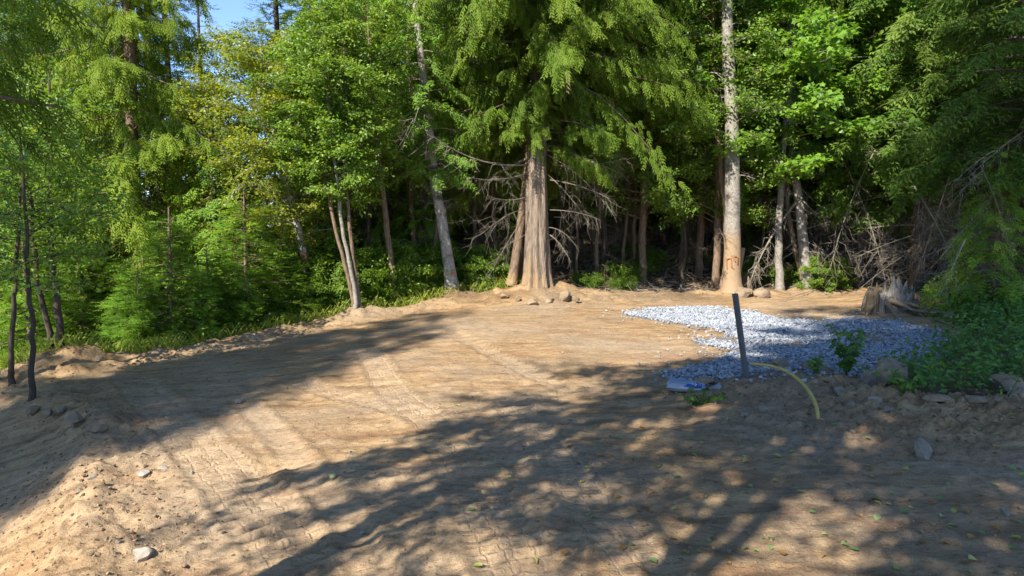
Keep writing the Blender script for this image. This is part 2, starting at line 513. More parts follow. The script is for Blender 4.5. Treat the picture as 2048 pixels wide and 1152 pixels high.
# ------------------------------------------------------------------ places measured in the photograph
CEDAR = (ray(1075, 596)[0] * 19.4, 19.4)
MOUNDS += [(CEDAR[0], CEDAR[1] + .1, 1.25, .34)]
a = (ray(905, 590)[0] * 19.2, 19.2); FIRPOS = a; MOUNDS.append((a[0], a[1], .7, .26)); 
a = (ray(116, 728)[0] * 13.0, 13.0); MOUNDS.append((a[0], a[1], .8, .45)); CLUMP = a
a = gp(640, 636); MOUNDS.append((a[0], a[1], .5, .12)); LEAN = a
a = gp(712, 628); MOUNDS.append((a[0], a[1], .6, .15)); TRIO = a
a = gp(1464, 592); MOUNDS.append((a[0] + .1, a[1], .6, .14)); TALL = a
a = gp(1560, 790); MOUNDS.append((a[0], a[1], 1.1, .20)); HEAP = a
a = gp(1850, 835); MOUNDS.append((a[0], a[1] + .2, 1.2, .16))
a = gp(1960, 840); MOUNDS.append((a[0] + .8, a[1] + .2, 1.2, .14))
a = gp(1790, 610); MOUNDS.append((a[0] + .4, a[1] + .3, 1.3, .3)); STUMP = a
a = gp(180, 850); MOUNDS.append((a[0], a[1], .5, .1))
a = gp(100, 812); MOUNDS.append((a[0], a[1], .6, .1))
a = gp(522, 936); MOUNDS.append((a[0], a[1], .17, -.085)); MOUNDS.append((a[0] + .22, a[1] + .05, .15, -.07))
a = gp(1520, 610); MOUNDS.append((a[0], a[1], .5, .1))

GRAVEL = [gp(*p) for p in [(1240, 623), (1330, 615), (1420, 615), (1500, 625), (1560, 640), (1640, 645), (1700, 640), (1780, 642), (1830, 655), (1880, 665), (1897, 695), (1872, 728), (1800, 745), (1700, 752), (1600, 752), (1500, 764), (1400, 766), (1335, 757), (1325, 745), (1420, 725), (1480, 702), (1395, 692), (1380, 682), (1460, 672), (1420, 655), (1330, 645), (1255, 632)]]
BARE = [[gp(*p) for p in [(1655, 668), (1730, 664), (1795, 670), (1780, 682), (1700, 684)]], [gp(*p) for p in [(1540, 690), (1600, 682), (1640, 694), (1590, 704)]]]
WEEDS = [gp(*p) for p in [(1880, 590), (2048, 560), (2300, 560), (2300, 800), (2048, 790), (1960, 798), (1850, 800), (1770, 775), (1800, 752), (1870, 735), (1905, 690), (1890, 640)]]

def in_poly(x, y, poly):
    r = np.zeros(np.shape(x), bool)
    for (x0, y0), (x1, y1) in zip(poly, poly[1:] + poly[:1]):
        c = (y0 > y) != (y1 > y)
        r ^= c & (x < (x1 - x0) * (y - y0) / ((y1 - y0) if y1 != y0 else 1e-9) + x0)
    return r

for pts, w, dep, tr in [
        ([(640, 1180), (560, 1070), (470, 970), (380, 880), (300, 800), (255, 750)], .62, .025, .022),
        ([(770, 1190), (700, 1060), (625, 960), (555, 875), (480, 800)], .34, .03, .008),
        ([(880, 860), (790, 790), (750, 730), (725, 690)], .5, .02, .012),
        ([(850, 840), (760, 808), (660, 785), (560, 755)], .42, .02, .012),
        ([(1150, 790), (1040, 735), (960, 695), (890, 655)], .42, .03, .010),
        ([(1060, 1190), (980, 1040), (930, 930), (880, 860)], .6, .015, .016),
        ([(1330, 1190), (1200, 1030), (1100, 900), (1010, 800)], .5, .02, .014)]:
    TRACKS.append(([gp(*p) for p in pts], w, dep, tr))

# ------------------------------------------------------------------ the ground
def build_ground():
    t = np.concatenate([np.linspace(-6, -1.0, 36)[:-1], np.linspace(-1.0, 1.0, 430), np.linspace(1.0, 6, 36)[1:]])
    yy = np.concatenate([np.exp(np.linspace(math.log(3.6), math.log(25), 390)) - 1.5, np.exp(np.linspace(math.log(25.4), math.log(170), 46)) - 1.5])
    g = Geo()
    def sheet(X, Y):
        n, m = X.shape
        Z = ground_z(X, Y)
        i = np.arange(n - 1)[:, None] * m + np.arange(m - 1)[None]
        f = np.stack([i, i + 1, i + m + 1, i + m], -1).reshape(-1, 4)
        g.add(np.stack([X, Y, Z], -1).reshape(-1, 3), f)
        return X.ravel(), Y.ravel()
    Y, T = np.meshgrid(yy, t, indexing='ij')
    a = sheet(T * (Y + 1.5), Y)
    xr = np.linspace(-90, 90, 121)
    yr = np.linspace(-90, yy[0] + .02, 90)
    Yb, Xb = np.meshgrid(yr, xr, indexing='ij')
    b = sheet(Xb, Yb)
    x, y = np.concatenate([a[0], b[0]]), np.concatenate([a[1], b[1]])
    et = edge_t(x, y)
    wob = .9 * (fbm(x * 1.4, y * 1.4, 31) - .5)
    outside = sstep(et + wob, -.1, .6)
    left = sstep(x, -1.5, -3.5)
    weeds = in_poly(x + 1.2 * (fbm(x * 1.5, y * 1.5, 36) - .5), y + 1.2 * (fbm(x * 1.5, y * 1.5, 37) - .5), WEEDS).astype(float)
    back = sstep(y, 1.0, -1.5)
    litter = np.clip(outside * (1 - left * sstep(et, 2.5, .8)), 0, 1)
    litter = np.maximum(litter, .55 * sstep(et + wob * 1.3, -1.6, -.2) * sstep(fbm(x * .8, y * 1.5, 35), .45, .6) * (1 - left))
    litter = np.maximum(litter, np.maximum(.85 * weeds, .8 * back))
    grass = outside * left * sstep(et, 3.2, 1.2)
    gr = in_poly(x, y, GRAVEL).astype(float)
    for bp in BARE: gr *= 1 - in_poly(x, y, bp)
    packed = np.zeros_like(x)
    for pts, w, dep, tr in TRACKS:
        d, s, L = seg_dist(x, y, pts)
        packed = np.maximum(packed, sstep(d, w / 2 + .03, w / 2 - .06) * sstep(s, 0, .4) * sstep(s, L, L - .8))
    packed = np.maximum(packed, .8 * sstep(fbm(x * .45 + 3, y * .45, 41), .5, .62) * (1 - rough_zone(x, y)))
    tm, ts, td = np.zeros_like(x), np.zeros_like(x), np.zeros_like(x)
    for pts, w, dep, tr in TRACKS:
        if tr < .01: continue
        d, s_, L = seg_dist(x, y, pts)
        m = sstep(d, w / 2 + .01, w / 2 - .04) * sstep(s_, 0, .4) * sstep(s_, L, L - .8) * (.5 + .5 * sstep(fbm(x * .8, y * .8, 44), .25, .6))
        k = m > tm
        tm, ts, td = np.where(k, m, tm), np.where(k, s_, ts), np.where(k, d, td)
    track = np.stack([tm, ts, td, np.ones_like(x)], -1)
    zone = np.stack([litter, grass, gr, packed], -1)
    me = g.mesh('ground', M['ground'], True, {'zone': zone, 'track': track})
    o = link('ground', me)
    tag(o, 'sandy brown graded dirt clearing with tyre tracks, forest floor behind', None, None, 'structure')
build_ground()

# ------------------------------------------------------------------ small scattered pieces
OCT_V = np.array([[1, 0, 0], [-1, 0, 0], [0, 1, 0], [0, -1, 0], [0, 0, 1], [0, 0, -1]], float)
OCT_F = np.array([[0, 2, 4], [2, 1, 4], [1, 3, 4], [3, 0, 4], [2, 0, 5], [1, 2, 5], [3, 1, 5], [0, 3, 5]])
CUBE_V = np.array([[x, y, z] for x in (-1, 1) for y in (-1, 1) for z in (-1, 1)], float) * .62
CUBE_F = np.array([[0, 1, 3, 2], [4, 6, 7, 5], [0, 4, 5, 1], [2, 3, 7, 6], [0, 2, 6, 4], [1, 5, 7, 3]])

def lumps(g, pos, size, tv, tf, squash=.6, jitter=.35, tint=(0, 1)):
    n = len(pos)
    q = rng.normal(size=(n, 4)); q /= np.linalg.norm(q, axis=1, keepdims=True)
    w, x, y, z = q.T
    rot = np.stack([1 - 2 * (y * y + z * z), 2 * (x * y - z * w), 2 * (x * z + y * w), 2 * (x * y + z * w), 1 - 2 * (x * x + z * z), 2 * (y * z - x * w), 2 * (x * z - y * w), 2 * (y * z + x * w), 1 - 2 * (x * x + y * y)], -1).reshape(n, 3, 3)
    v = tv[None] * rng.uniform(1 - jitter, 1 + jitter, (n, len(tv), 1)) * rng.uniform(.7, 1.25, (n, 1, 3))
    v = np.einsum('nij,nkj->nki', rot, v)
    v[:, :, 2] *= squash
    v = v * np.asarray(size)[:, None, None] + pos[:, None]
    f = tf[None] + (np.arange(n) * len(tv))[:, None, None]
    g.add(v.reshape(-1, 3), f.reshape(-1, tf.shape[1]), np.repeat(rng.uniform(*tint, n), len(tv)))

def with_z(x, y, dz=0): return np.stack([x, y, ground_z(x, y) + dz], -1)

def build_gravel():
    p = np.array(GRAVEL)
    x = rng.uniform(p[:, 0].min() - .3, p[:, 0].max() + .3, 110000)
    y = rng.uniform(p[:, 1].min() - .3, p[:, 1].max() + .3, 110000)
    wx, wy = x + .3 * (fbm(x * 2, y * 2, 51) - .5), y + .7 * (fbm(x * 2, y * 2, 52) - .5)
    keep = in_poly(wx, wy, GRAVEL)
    thin = np.full(len(x), .52)
    thin = np.where((x < gp(1560, 690)[0]) & (y < gp(1500, 660)[1]), .50 * sstep(fbm(x * 1.3, y * 1.3, 53), .40, .62), thin)
    for bp in BARE: thin = np.where(in_poly(wx, wy, bp), .06, thin)
    keep &= rng.random(len(x)) < thin
    stray = (~keep) & in_poly(x + rng.normal(0, .35, len(x)), y + rng.normal(0, .6, len(x)), GRAVEL) & (rng.random(len(x)) < .05)
    k = keep | stray
    x, y = x[k], y[k]
    g = Geo()
    s = rng.uniform(.014, .030, len(x)) * np.where(rng.random(len(x)) < .08, 1.5, 1)
    lumps(g, with_z(x, y, .008 + rng.uniform(0, .03, len(x))), s * 1.18, OCT_V, OCT_F, .75, .3)
    o = link('gravel', g.mesh('gravel', M['gravel']), None, 'pale crushed gravel spread in a patch between the pipe and the stump', 'stuff')
    print('gravel stones', len(x))
build_gravel()

def rock_mesh(seed, sub=3, sharp=.35):
    r = np.random.default_rng(seed)
    import bmesh
    bm = bmesh.new()
    bmesh.ops.create_icosphere(bm, subdivisions=sub, radius=1)
    co = np.array([v.co[:] for v in bm.verts])
    for k in range(13):                                   # planes that chip the ball into facets
        nrm = norm(r.normal(size=3))
        h = r.uniform(.38, .78)
        d = co @ nrm
        co = co - np.where(d > h, (d - h) * .97, 0)[:, None] * nrm
    co *= 1 + .10 * (fbm(co[:, 0] * 3 + co[:, 2] * 2 + seed, co[:, 1] * 3 - co[:, 2], seed, 3) - .5)[:, None]
    co += .03 * r.normal(size=co.shape) * sharp
    fs = np.array([[v.index for v in f.verts] for f in bm.faces])
    bm.free()
    g = Geo()
    g.add(co, fs, r.uniform(.3, .7, len(co)))
    return g

def build_clods():
    n = 60000
    y = np.exp(rng.uniform(math.log(3.4), math.log(21), n))
    x = rng.uniform(-1, 1, n) * (y + 1) * .85
    rz = rough_zone(x, y)
    pk = np.zeros(n)
    for pts, w, dep, tr in TRACKS:
        d, s, L = seg_dist(x, y, pts)
        pk = np.maximum(pk, (d < w / 2 - .03) * 1.0)
    keep = (rng.random(n) < (.075 + .55 * rz) * (1 - .85 * pk) * (.3 + 1.3 * fbm(x * .9, y * .9, 61))) & (edge_t(x, y) < .9)
    x, y, rz = x[keep], y[keep], rz[keep]
    s = .006 + .012 * rng.random(len(x)) ** 2 + rz * .03 * rng.random(len(x)) ** 4
    g = Geo()
    big = s > .016
    lumps(g, with_z(x[~big], y[~big], s[~big] * .2), s[~big] * 1.2, OCT_V, OCT_F, .7, .35)
    iv = rock_mesh(3, 1)
    lumps(g, with_z(x[big], y[big], s[big] * .1), s[big] * 1.25, np.concatenate(iv.v), np.concatenate(iv.f), .7, .25)
    link('dirt_clods', g.mesh('dirt_clods', M['clod']), None, 'loose brown clods of soil strewn over the dirt', 'stuff')
    print('clods', len(x))
build_clods()

def rock(u, v, w, h, label, seed, mat='rock', depth=None, rz=None, cat='rock', name='rock', sink=.25):
    """u, v: where its foot shows; w, h: size in the picture."""
    x, y = gp(u, v)
    k = y / F
    g = rock_mesh(seed)
    g.v = [q * np.array([w * k / 2, w * k / 2 * .8, h * k / 2 * 1.15]) / .8 for q in g.v]
    o = link(name, g.mesh(name, M[mat]))
    yy = y + w * k * .35
    o.location = (x * yy / y, yy, gz(x, yy) + h * k * (.5 - sink))
    o.rotation_euler = (0, 0, rz if rz is not None else seed * 1.3)
    return tag(o, label, cat)

rock(1733, 770, 52, 44, 'angular pale grey rock between the leafy weed plant and the long tan boulder', 1)
rock(1780, 772, 105, 62, 'long tan boulder half buried at the edge of the green weeds', 2, 'rock_tan', rz=.2, cat='boulder', name='boulder')
rock(1845, 920, 60, 50, 'rounded grey stone alone in the shaded foreground dirt below the weeds', 13, 'rock')
rock(1490, 838, 34, 22, 'flat pale grey stone on the soil below the foot of the grey pipe', 4)
rock(1522, 836, 22, 13, 'small flat grey stone just right of the pale one below the pipe', 5)
rock(1680, 790, 32, 26, 'bluish grey stone on the soil heap right of the yellow conduit', 6)
rock(1903, 640, 24, 24, 'small pale rock at the left edge of the weeds beyond the gravel', 7)
rock(1850, 634, 64, 20, 'flat brown slab of rock lying right of the rotten stump', 8, 'rock_tan', rz=0)
rock(2010, 790, 60, 40, 'tan pointed rock at the right edge of the picture below the weeds', 9, 'rock_tan')
rock(2040, 800, 46, 26, 'pale grey rock cut by the right edge of the picture', 10)
rock(2010, 1035, 26, 20, 'small grey stone in the dirt near the right bottom corner', 11)
rock(285, 1130, 44, 30, 'white lump of stone near the bottom edge on the left', 12, 'rock_pale')
rock(290, 956, 26, 12, 'flat white stone on sunlit dirt, left one of two lying together', 14, 'rock_pale')
rock(328, 944, 22, 11, 'flat white stone on sunlit dirt, right one of two lying together', 15, 'rock_pale')
rock(383, 951, 10, 8, 'tiny white stone on sunlit dirt beside the tyre track', 16, 'rock_pale')
rock(476, 808, 18, 8, 'small pale flat stone in the middle of the shaded dirt', 17, 'rock_pale')
rock(125, 826, 22, 15, 'pale stone on the soil heap by the saplings', 18)
rock(95, 835, 26, 18, 'brown lump of rock beside the pale stone near the saplings', 19, 'rock_tan')
rock(65, 838, 30, 20, 'earthy brown rock at the foot of the left saplings', 20, 'rock_tan')
rock(150, 862, 50, 24, 'large clod of earth on the crest of the bank', 21, 'rock_tan', cat='clod', name='earth_clod')
rock(195, 870, 36, 20, 'smaller clod of earth at the right end of the crest', 22, 'rock_tan', cat='clod', name='earth_clod')
rock(1492, 582, 40, 30, 'top lump of the tan rubble beside the tall grey trunk', 23, 'rock_tan', cat='rubble', name='rubble_rock')
rock(1483, 596, 36, 26, 'lower left lump of the tan rubble by the tall grey trunk', 24, 'rock_tan', cat='rubble', name='rubble_rock')
rock(1520, 596, 40, 22, 'lower right lump of the tan rubble by the tall grey trunk', 25, 'rock_tan', cat='rubble', name='rubble_rock')
rock(1128, 600, 30, 26, 'pale broken rock at the right foot of the big cedar', 26, 'rock_tan')
rock(1150, 606, 20, 14, 'small pale rock right of the broken rock at the foot of the big cedar', 41, 'rock_tan')
rock(1100, 606, 22, 16, 'lump of dry soil in front of the right foot of the big cedar', 42, 'rock_tan', cat='clod', name='earth_clod')
rock(1060, 612, 26, 14, 'lump of dry soil in front of the middle of the big cedar foot', 43, 'rock_tan', cat='clod', name='earth_clod')
rock(1035, 604, 18, 12, 'lump of dry soil at the foot of the slim cedar stems', 44, 'rock_tan', cat='clod', name='earth_clod')
rock(1560, 738, 40, 20, 'lump of tan soil at the top of the spoil heap behind the conduit', 45, 'rock_tan', cat='clod', name='earth_clod')
rock(1610, 742, 44, 22, 'wide lump of tan soil on the spoil heap right of the conduit arc', 46, 'rock_tan', cat='clod', name='earth_clod')
rock(1655, 750, 36, 18, 'lump of soil on the spoil heap just left of the tall leafy weed', 47, 'rock_tan', cat='clod', name='earth_clod')
rock(1745, 812, 30, 18, 'grey rubble lump on the spoil below the long tan boulder', 48)
rock(1775, 826, 24, 14, 'small grey rubble lump at the front corner of the weeds', 49)
rock(1700, 822, 22, 14, 'dull grey stone on the spoil below the bluish grey stone', 50)
rock(1870, 812, 60, 12, 'low bank of tan soil along the front of the weeds, left one', 51, 'rock_tan', cat='clod', name='earth_clod', rz=0)
rock(1950, 816, 70, 13, 'low bank of tan soil along the front of the weeds, right one', 52, 'rock_tan', cat='clod', name='earth_clod', rz=0)
rock(1205, 757, 9, 5, 'pale pebble on sunlit dirt left of the cement sack', 27, 'rock_pale')
rock(700, 908, 8, 6, 'grey pebble in the sunny strip of dirt', 28)
rock(285, 1068, 10, 8, 'grey pebble on the rough bank, bottom left', 29)
rock(240, 1090, 16, 12, 'pinkish grey stone on the rough bank', 30)
rock(212, 1075, 12, 9, 'small grey stone left of the pinkish one on the bank', 31)
rock(868, 995, 16, 7, 'pale flat stone pressed into the shaded dirt', 32, 'rock_pale')
rock(725, 1066, 14, 7, 'pale bluish stone pressed into the dirt by the track', 33, 'rock_pale')
rock(188, 955, 18, 9, 'pale flat stone on the crest of the sunlit bank', 34)
rock(160, 990, 22, 10, 'flat grey stone half buried in the sunlit bank', 35)
rock(1010, 600, 20, 10, 'small tan rock left of the big cedar root', 36, 'rock_tan')
rock(585, 650, 24, 8, 'flat pale rock on the rim left of the leaning trunk', 37, 'rock_tan')
rock(200, 722, 22, 9, 'pale rock on the grassy rim beside the sapling mound', 38, 'rock_tan')
rock(420, 688, 26, 8, 'low tan rock on the sunlit rim under the young firs', 39, 'rock_tan')

# ------------------------------------------------------------------ leaf and spray shapes
LEAF_V = np.array([[0, 0, 0], [.5, .30, .07], [1, 0, -.05], [.5, -.30, .07]])
LEAF_F = np.array([[0, 2, 1], [0, 3, 2]])
def lobed_leaf():
    o = [(0, 0), (-.10, .42), (.2, .36), (.38, .56), (.56, .24), (1, 0)]
    o = o + [(x, -y) for x, y in o[-2:0:-1]]
    v = np.array([[.38, 0, .03]] + [[x, y, .1 * abs(y) - .12 * x * x] for x, y in o])
    n = len(o)
    f = np.array([[0, 1 + (i + 1) % n, 1 + i] for i in range(n)])
    return v, f
MAPLE_V, MAPLE_F = lobed_leaf()

def spray_shape(pairs, length, width, ang, axis_w, taper=.6, droop=0.0):
    """A flat frond: a thin axis with side leaflets, x along the axis, unit length."""
    v, f = [], []
    def rhomb(a, d, l, w, z0):
        d = np.array(d); s = np.array([-d[1], d[0], 0])
        a = np.array(a)
        b = a + d * l
        m = a + d * l * .45
        k = len(v)
        dz = np.array([0, 0, -droop * l])
        v.extend([a, m + s * w / 2 + dz * .3, b + dz, m - s * w / 2 + dz * .3])
        f.extend([[k, k + 2, k + 1], [k, k + 3, k + 2]])
    rhomb((0, 0, 0), (1, 0, 0), 1.0, axis_w, 0)
    for i in range(pairs):
        t = .10 + .78 * i / max(pairs - 1, 1)
        l = length * (1 - taper * t)
        for sgn in (-1, 1):
            an = ang * (1 + .15 * math.sin(i * 2.1 + sgn))
            rhomb((t + .02 * sgn, 0, 0), (math.cos(an), sgn * math.sin(an), 0), l * (1 + .12 * math.cos(i * 1.7 + sgn)), width, 0)
    return np.array(v, float), np.array(f)
CEDAR_S = spray_shape(5, .34, .068, R(36), .06, .5, .25)
FIR_S = spray_shape(4, .38, .10, R(50), .09, .35, .05)
HEM_S = spray_shape(3, .46, .11, R(48), .06, .5, .25)
FERN_S = spray_shape(9, .30, .085, R(68), .03, .75, .1)

def bez(a, b, c, n):
    t = np.linspace(0, 1, n)[:, None]
    return (1 - t) ** 2 * a + 2 * t * (1 - t) * b + t * t * c

# ------------------------------------------------------------------ tree builders: each returns (wood Geo, crown Geo)
SUNV = np.array(to_sun[:])
def conifer(seed, H, z0, rmax, kind, nbr, step, slen, r0, path=None, zfine=11.0, low=.75, prof=.75, sides=None, bare=0.0, seg=12, flare=.5, dirtz=0.0):
    global rng
    keep, rng = rng, np.random.default_rng(seed)
    wood, crown = Geo(), Geo()
    zz = np.concatenate([np.linspace(0, 1.2, 7)[:-1], np.linspace(1.2, H, 26)])
    if path is None:
        px = np.stack([.05 * np.sin(zz * .6 + seed), .05 * np.cos(zz * .5 + seed), zz], -1)
    else:
        pz = np.array(path)
        px = np.stack([np.interp(zz, pz[:, 2], pz[:, 0]), np.interp(zz, pz[:, 2], pz[:, 1]), zz], -1)
    rr = r0 * (1 - zz / H) ** .8 * (1 + flare * np.exp(-zz / .35)) + .012
    ph = rng.uniform(0, 6.28, 3)
    fl = lambda i, a: 1 + .12 * math.exp(-zz[i] / .6) * np.cos(5 * a + ph[0]) + .05 * np.cos(3 * a + ph[1] + zz[i] * .4) + .03 * np.cos(7 * a + ph[2])
    tube(wood, px, rr, seg, np.where(zz < dirtz, .5 + .45 * np.clip(1 - zz / max(dirtz, .01), 0, 1), .5), .02, rfun=fl)
    shape = {'cedar': CEDAR_S, 'fir': FIR_S, 'hemlock': HEM_S}[kind]
    for i in range(nbr):
        t = (i + rng.random()) / nbr
        t = t ** 1.25
        z = z0 + (H - z0) * t * .98
        az = i * 2.39996 + rng.normal(0, .25)
        hi = z > zfine
        if hi and i % 2: continue
        L = rmax * ((1 - t) ** prof * (low + (1 - low) * min(1, t * 6))) * rng.uniform(.5, 1.15) + .15
        if sides is not None: L *= sides(az, z)
        if L < .25: continue
        o = np.array([math.cos(az), math.sin(az), 0])
        s_ = np.array([-o[1], o[0], 0])
        base = np.array([np.interp(z, zz, px[:, 0]), np.interp(z, zz, px[:, 1]), z])
        if kind == 'cedar': a1, a2 = -.06 + rng.normal(0, .16), -.34 + rng.normal(0, .20)
        elif kind == 'hemlock': a1, a2 = .12 + rng.normal(0, .1), -.30 + rng.normal(0, .1)
        else: a1, a2 = .18 * (t * 2 - .6) + rng.normal(0, .07), -.12 + rng.normal(0, .07)
        mid = base + o * L * .5 + np.array([0, 0, a1 * L])
        end = base + o * L + np.array([0, 0, a2 * L]) + s_ * rng.normal(0, .22) * L
        pth = bez(base, mid, end, 7)
        br = max(.008, min(.05, .012 * L + .006))
        for q in range(0, 6, 2 if hi else 1):
            twigs(wood, pth[q:q + 1], pth[min(q + (2 if hi else 1), 6)][None], br * (1 - q / 7), br * (1 - (q + 1) / 7.5), .4)
        st = step * (1.9 if hi else 1)
        n = max(3, int(L / st * 2.2))
        s0 = .12 if kind == 'fir' else .2
        if bare and rng.random() < bare: s0 = .7
        s = s0 + (1 - s0) * rng.random(n) ** .8
        sg = rng.choice([-1, 1], n)
        pos = np.stack([np.interp(s, np.linspace(0, 1, 7), pth[:, c]) for c in range(3)], -1)
        size = slen * (1.5 if hi else 1) * rng.uniform(.65, 1.25, n) * np.clip(.55 + L * .25, .6, 1.15)
        w = np.minimum(1, L * .25) * (1 - s) * .55                      # side twigs widen the branch into a fan
        off = sg * w * rng.random(n)
        pos = pos + s_ * off[:, None] - np.array([0, 0, 1]) * (np.abs(off) * .35)[:, None] + rng.normal(0, .03 + .02 * min(L, 4), (n, 3))
        sl = rng.uniform(.35, 1.0, n) * sg * (1 - .6 * s)
        if kind == 'cedar':
            ax = o * .55 + s_ * sl[:, None] * .6 + np.array([0, 0, -1]) * rng.uniform(.4, 2.2, n)[:, None] + rng.normal(0, .25, (n, 3))
            nr = o * .5 + SUNV * .9 + rng.normal(0, .45, (n, 3)) + np.array([0, 0, .3])
        elif kind == 'hemlock':
            ax = o * .7 + s_ * sl[:, None] + np.array([0, 0, -1]) * rng.uniform(.15, 1.25, n)[:, None]
            nr = np.array([0, 0, .7]) + SUNV * .6 + o * .3 + rng.normal(0, .35, (n, 3))
        else:
            ax = o * .7 + s_ * sl[:, None] * 1.1 + np.array([0, 0, 1]) * rng.normal(-.02, .16, n)[:, None]
            nr = np.array([0, 0, .8]) + SUNV * .45 + rng.normal(0, .3, (n, 3))
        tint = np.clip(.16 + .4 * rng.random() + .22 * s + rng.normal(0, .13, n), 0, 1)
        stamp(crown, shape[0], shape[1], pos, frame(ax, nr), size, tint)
    rng = keep
    return wood, crown

def broadleaf(seed, path, r0, tstart, lmax, nlimb, ntw, nleaf, lsize, up=.5, profile=None, leaf=(LEAF_V, LEAF_F), seg=10, flat=.6, sides=None, dirtz=0.0, keepout=None):
    """path: trunk points from the ground up. Leaves sit along twigs along limbs."""
    global rng
    keep, rng = rng, np.random.default_rng(seed)
    wood, crown = Geo(), Geo()
    p = np.array(path, float)
    d = np.concatenate([[0], np.cumsum(np.linalg.norm(np.diff(p, axis=0), axis=1))])
    H = d[-1]
    tt = np.concatenate([np.linspace(0, .05, 4)[:-1], np.linspace(.05, 1, 24)])
    px = np.stack([np.interp(tt * H, d, p[:, c]) for c in range(3)], -1)
    if len(p) > 2:                                                     # round the corners
        for _ in range(2): px[1:-1] = .5 * px[1:-1] + .25 * (px[:-2] + px[2:])
    px[2:-1, :2] += rng.normal(0, .012, (len(px) - 3, 2))
    rr = r0 * (1 - tt) ** .7 * (1 + .45 * np.exp(-tt * H / .22)) + .01
    tube(wood, px, rr, seg, np.where(tt * H < dirtz, .95, .5), .03)
    for i in range(nlimb):
        t = tstart + (1 - tstart) * ((i + rng.random()) / nlimb) * .99
        az = i * 2.39996 + rng.normal(0, .4)
        f = profile(t) if profile else math.sin(math.pi * min(1, .15 + .85 * (t - tstart) / (1 - tstart))) ** .7
        L = lmax * f * rng.uniform(.6, 1.15) + .2
        if sides is not None: L *= sides(az, t)
        if L < .3: continue
        o = np.array([math.cos(az), math.sin(az), 0])
        base = np.array([np.interp(t, tt, px[:, c]) for c in range(3)])
        e = up * rng.uniform(.4, 1.3)
        mid = base + o * L * .45 + np.array([0, 0, e * L * .55]) + rng.normal(0, .06 * L, 3)
        end = base + o * L + np.array([0, 0, e * L * .6 - .12 * L])
        pth = bez(base, mid, end, 6)
        lr = max(.006, min(.35 * np.interp(t, tt, rr), .014 * L))
        for q in range(5):
            twigs(wood, pth[q:q + 1], pth[q + 1:q + 2], lr * (1 - q / 6), lr * (1 - (q + 1) / 6.3), .35)
        m = max(4, int(ntw * L / lmax + 2))
        s = .18 + .82 * rng.random(m) ** .85
        b0 = np.stack([np.interp(s, np.linspace(0, 1, 6), pth[:, c]) for c in range(3)], -1)
        dirs = norm(o * .5 + rng.normal(0, .75, (m, 3)) * np.array([1, 1, flat]) + np.array([0, 0, .12]))
        tl = rng.uniform(.35, 1.0, m) * (.35 + .22 * lmax) * (1.15 - .5 * s)
        b1 = b0 + dirs * tl[:, None] - np.array([0, 0, .08]) * tl[:, None]
        twigs(wood, b0, b1, lr * .35 + .002, .002, .35)
        k = nleaf
        u = rng.random((m, k)) ** .7
        pos = b0[:, None] + (b1 - b0)[:, None] * u[..., None] + rng.normal(0, .055 + .02 * lmax, (m, k, 3)) * np.array([1, 1, .6])
        ct = .28 + .3 * rng.random((m, 1)) + .1 * (s[:, None])
        if keepout is not None:
            pass
        pos = pos.reshape(-1, 3)
        n = len(pos)
        ax = np.repeat(dirs, k, 0) * .6 + rng.normal(0, .7, (n, 3)) * np.array([1, 1, .45]) + np.array([0, 0, -.25])
        nr = np.array([0, 0, .6]) + rng.normal(0, .5, (n, 3)) + SUNV * .75
        tint = np.clip((ct + rng.normal(0, .16, (m, k))).ravel(), 0, 1)
        stamp(crown, leaf[0], leaf[1], pos, frame(ax, nr), lsize * rng.uniform(.65, 1.3, n), tint)
    rng = keep
    return wood, crown

def dead_branch(seed, a, b, sag, r, ntw, tl, hang=.6, seg=6):
    """A bare curved branch from a to b with drooping twigs, as Geo in the coordinates given."""
    rs = np.random.default_rng(seed)
    g = Geo()
    a, b = np.array(a, float), np.array(b, float)
    L = np.linalg.norm(b - a)
    pth = bez(a, (a + b) / 2 + np.array([0, 0, sag * L]) + rs.normal(0, .05 * L, 3), b, 9)
    tube(g, pth, np.linspace(r, r * .25, 9), seg, .5)
    s = rs.uniform(.2, 1, ntw)
    p0 = np.stack([np.interp(s, np.linspace(0, 1, 9), pth[:, c]) for c in range(3)], -1)
    d = norm((b - a) / L * .6 + rs.normal(0, .6, (ntw, 3)) + np.array([0, 0, -hang]))
    l = tl * rs.uniform(.4, 1.2, ntw)
    p1 = p0 + d * l[:, None]
    md = (p0 + p1) / 2 + rs.normal(0, .12, (ntw, 3)) * l[:, None] + np.array([0, 0, .22]) * l[:, None]
    twigs(g, p0, p1, r * .24 + .001, .002, rs.uniform(.3, .8, ntw), mid=md)
    k = ntw * 2
    j = rs.integers(0, ntw, k)
    q0 = md[j] + (p1[j] - md[j]) * rs.random((k, 1))
    q1 = q0 + norm(d[j] + rs.normal(0, .6, (k, 3))) * (l[j] * rs.uniform(.2, .7, k))[:, None]
    twigs(g, q0, q1, r * .11 + .001, .0012, .5)
    return g

TREE = {}
def variant(key, wood, crown, wmat, cmat):
    TREE[key] = (wood.mesh('trunk', M[wmat], True), crown.mesh('crown', M[cmat]))
    print(key, len(TREE[key][0].polygons), len(TREE[key][1].polygons))

def plant(key, name, label, cat, xy, rz=0, sc=1.0, group=None, dz=-.05):
    o = thing(name, label, cat, (xy[0], xy[1], gz(*xy) + dz), rz, group, sc)
    w, c = TREE[key]
    link('trunk', w, o)
    link('crown', c, o)
    return o

def at(u, y):
    """Place under picture column u at distance y."""
    return (ray(u, 600)[0] * y, y)

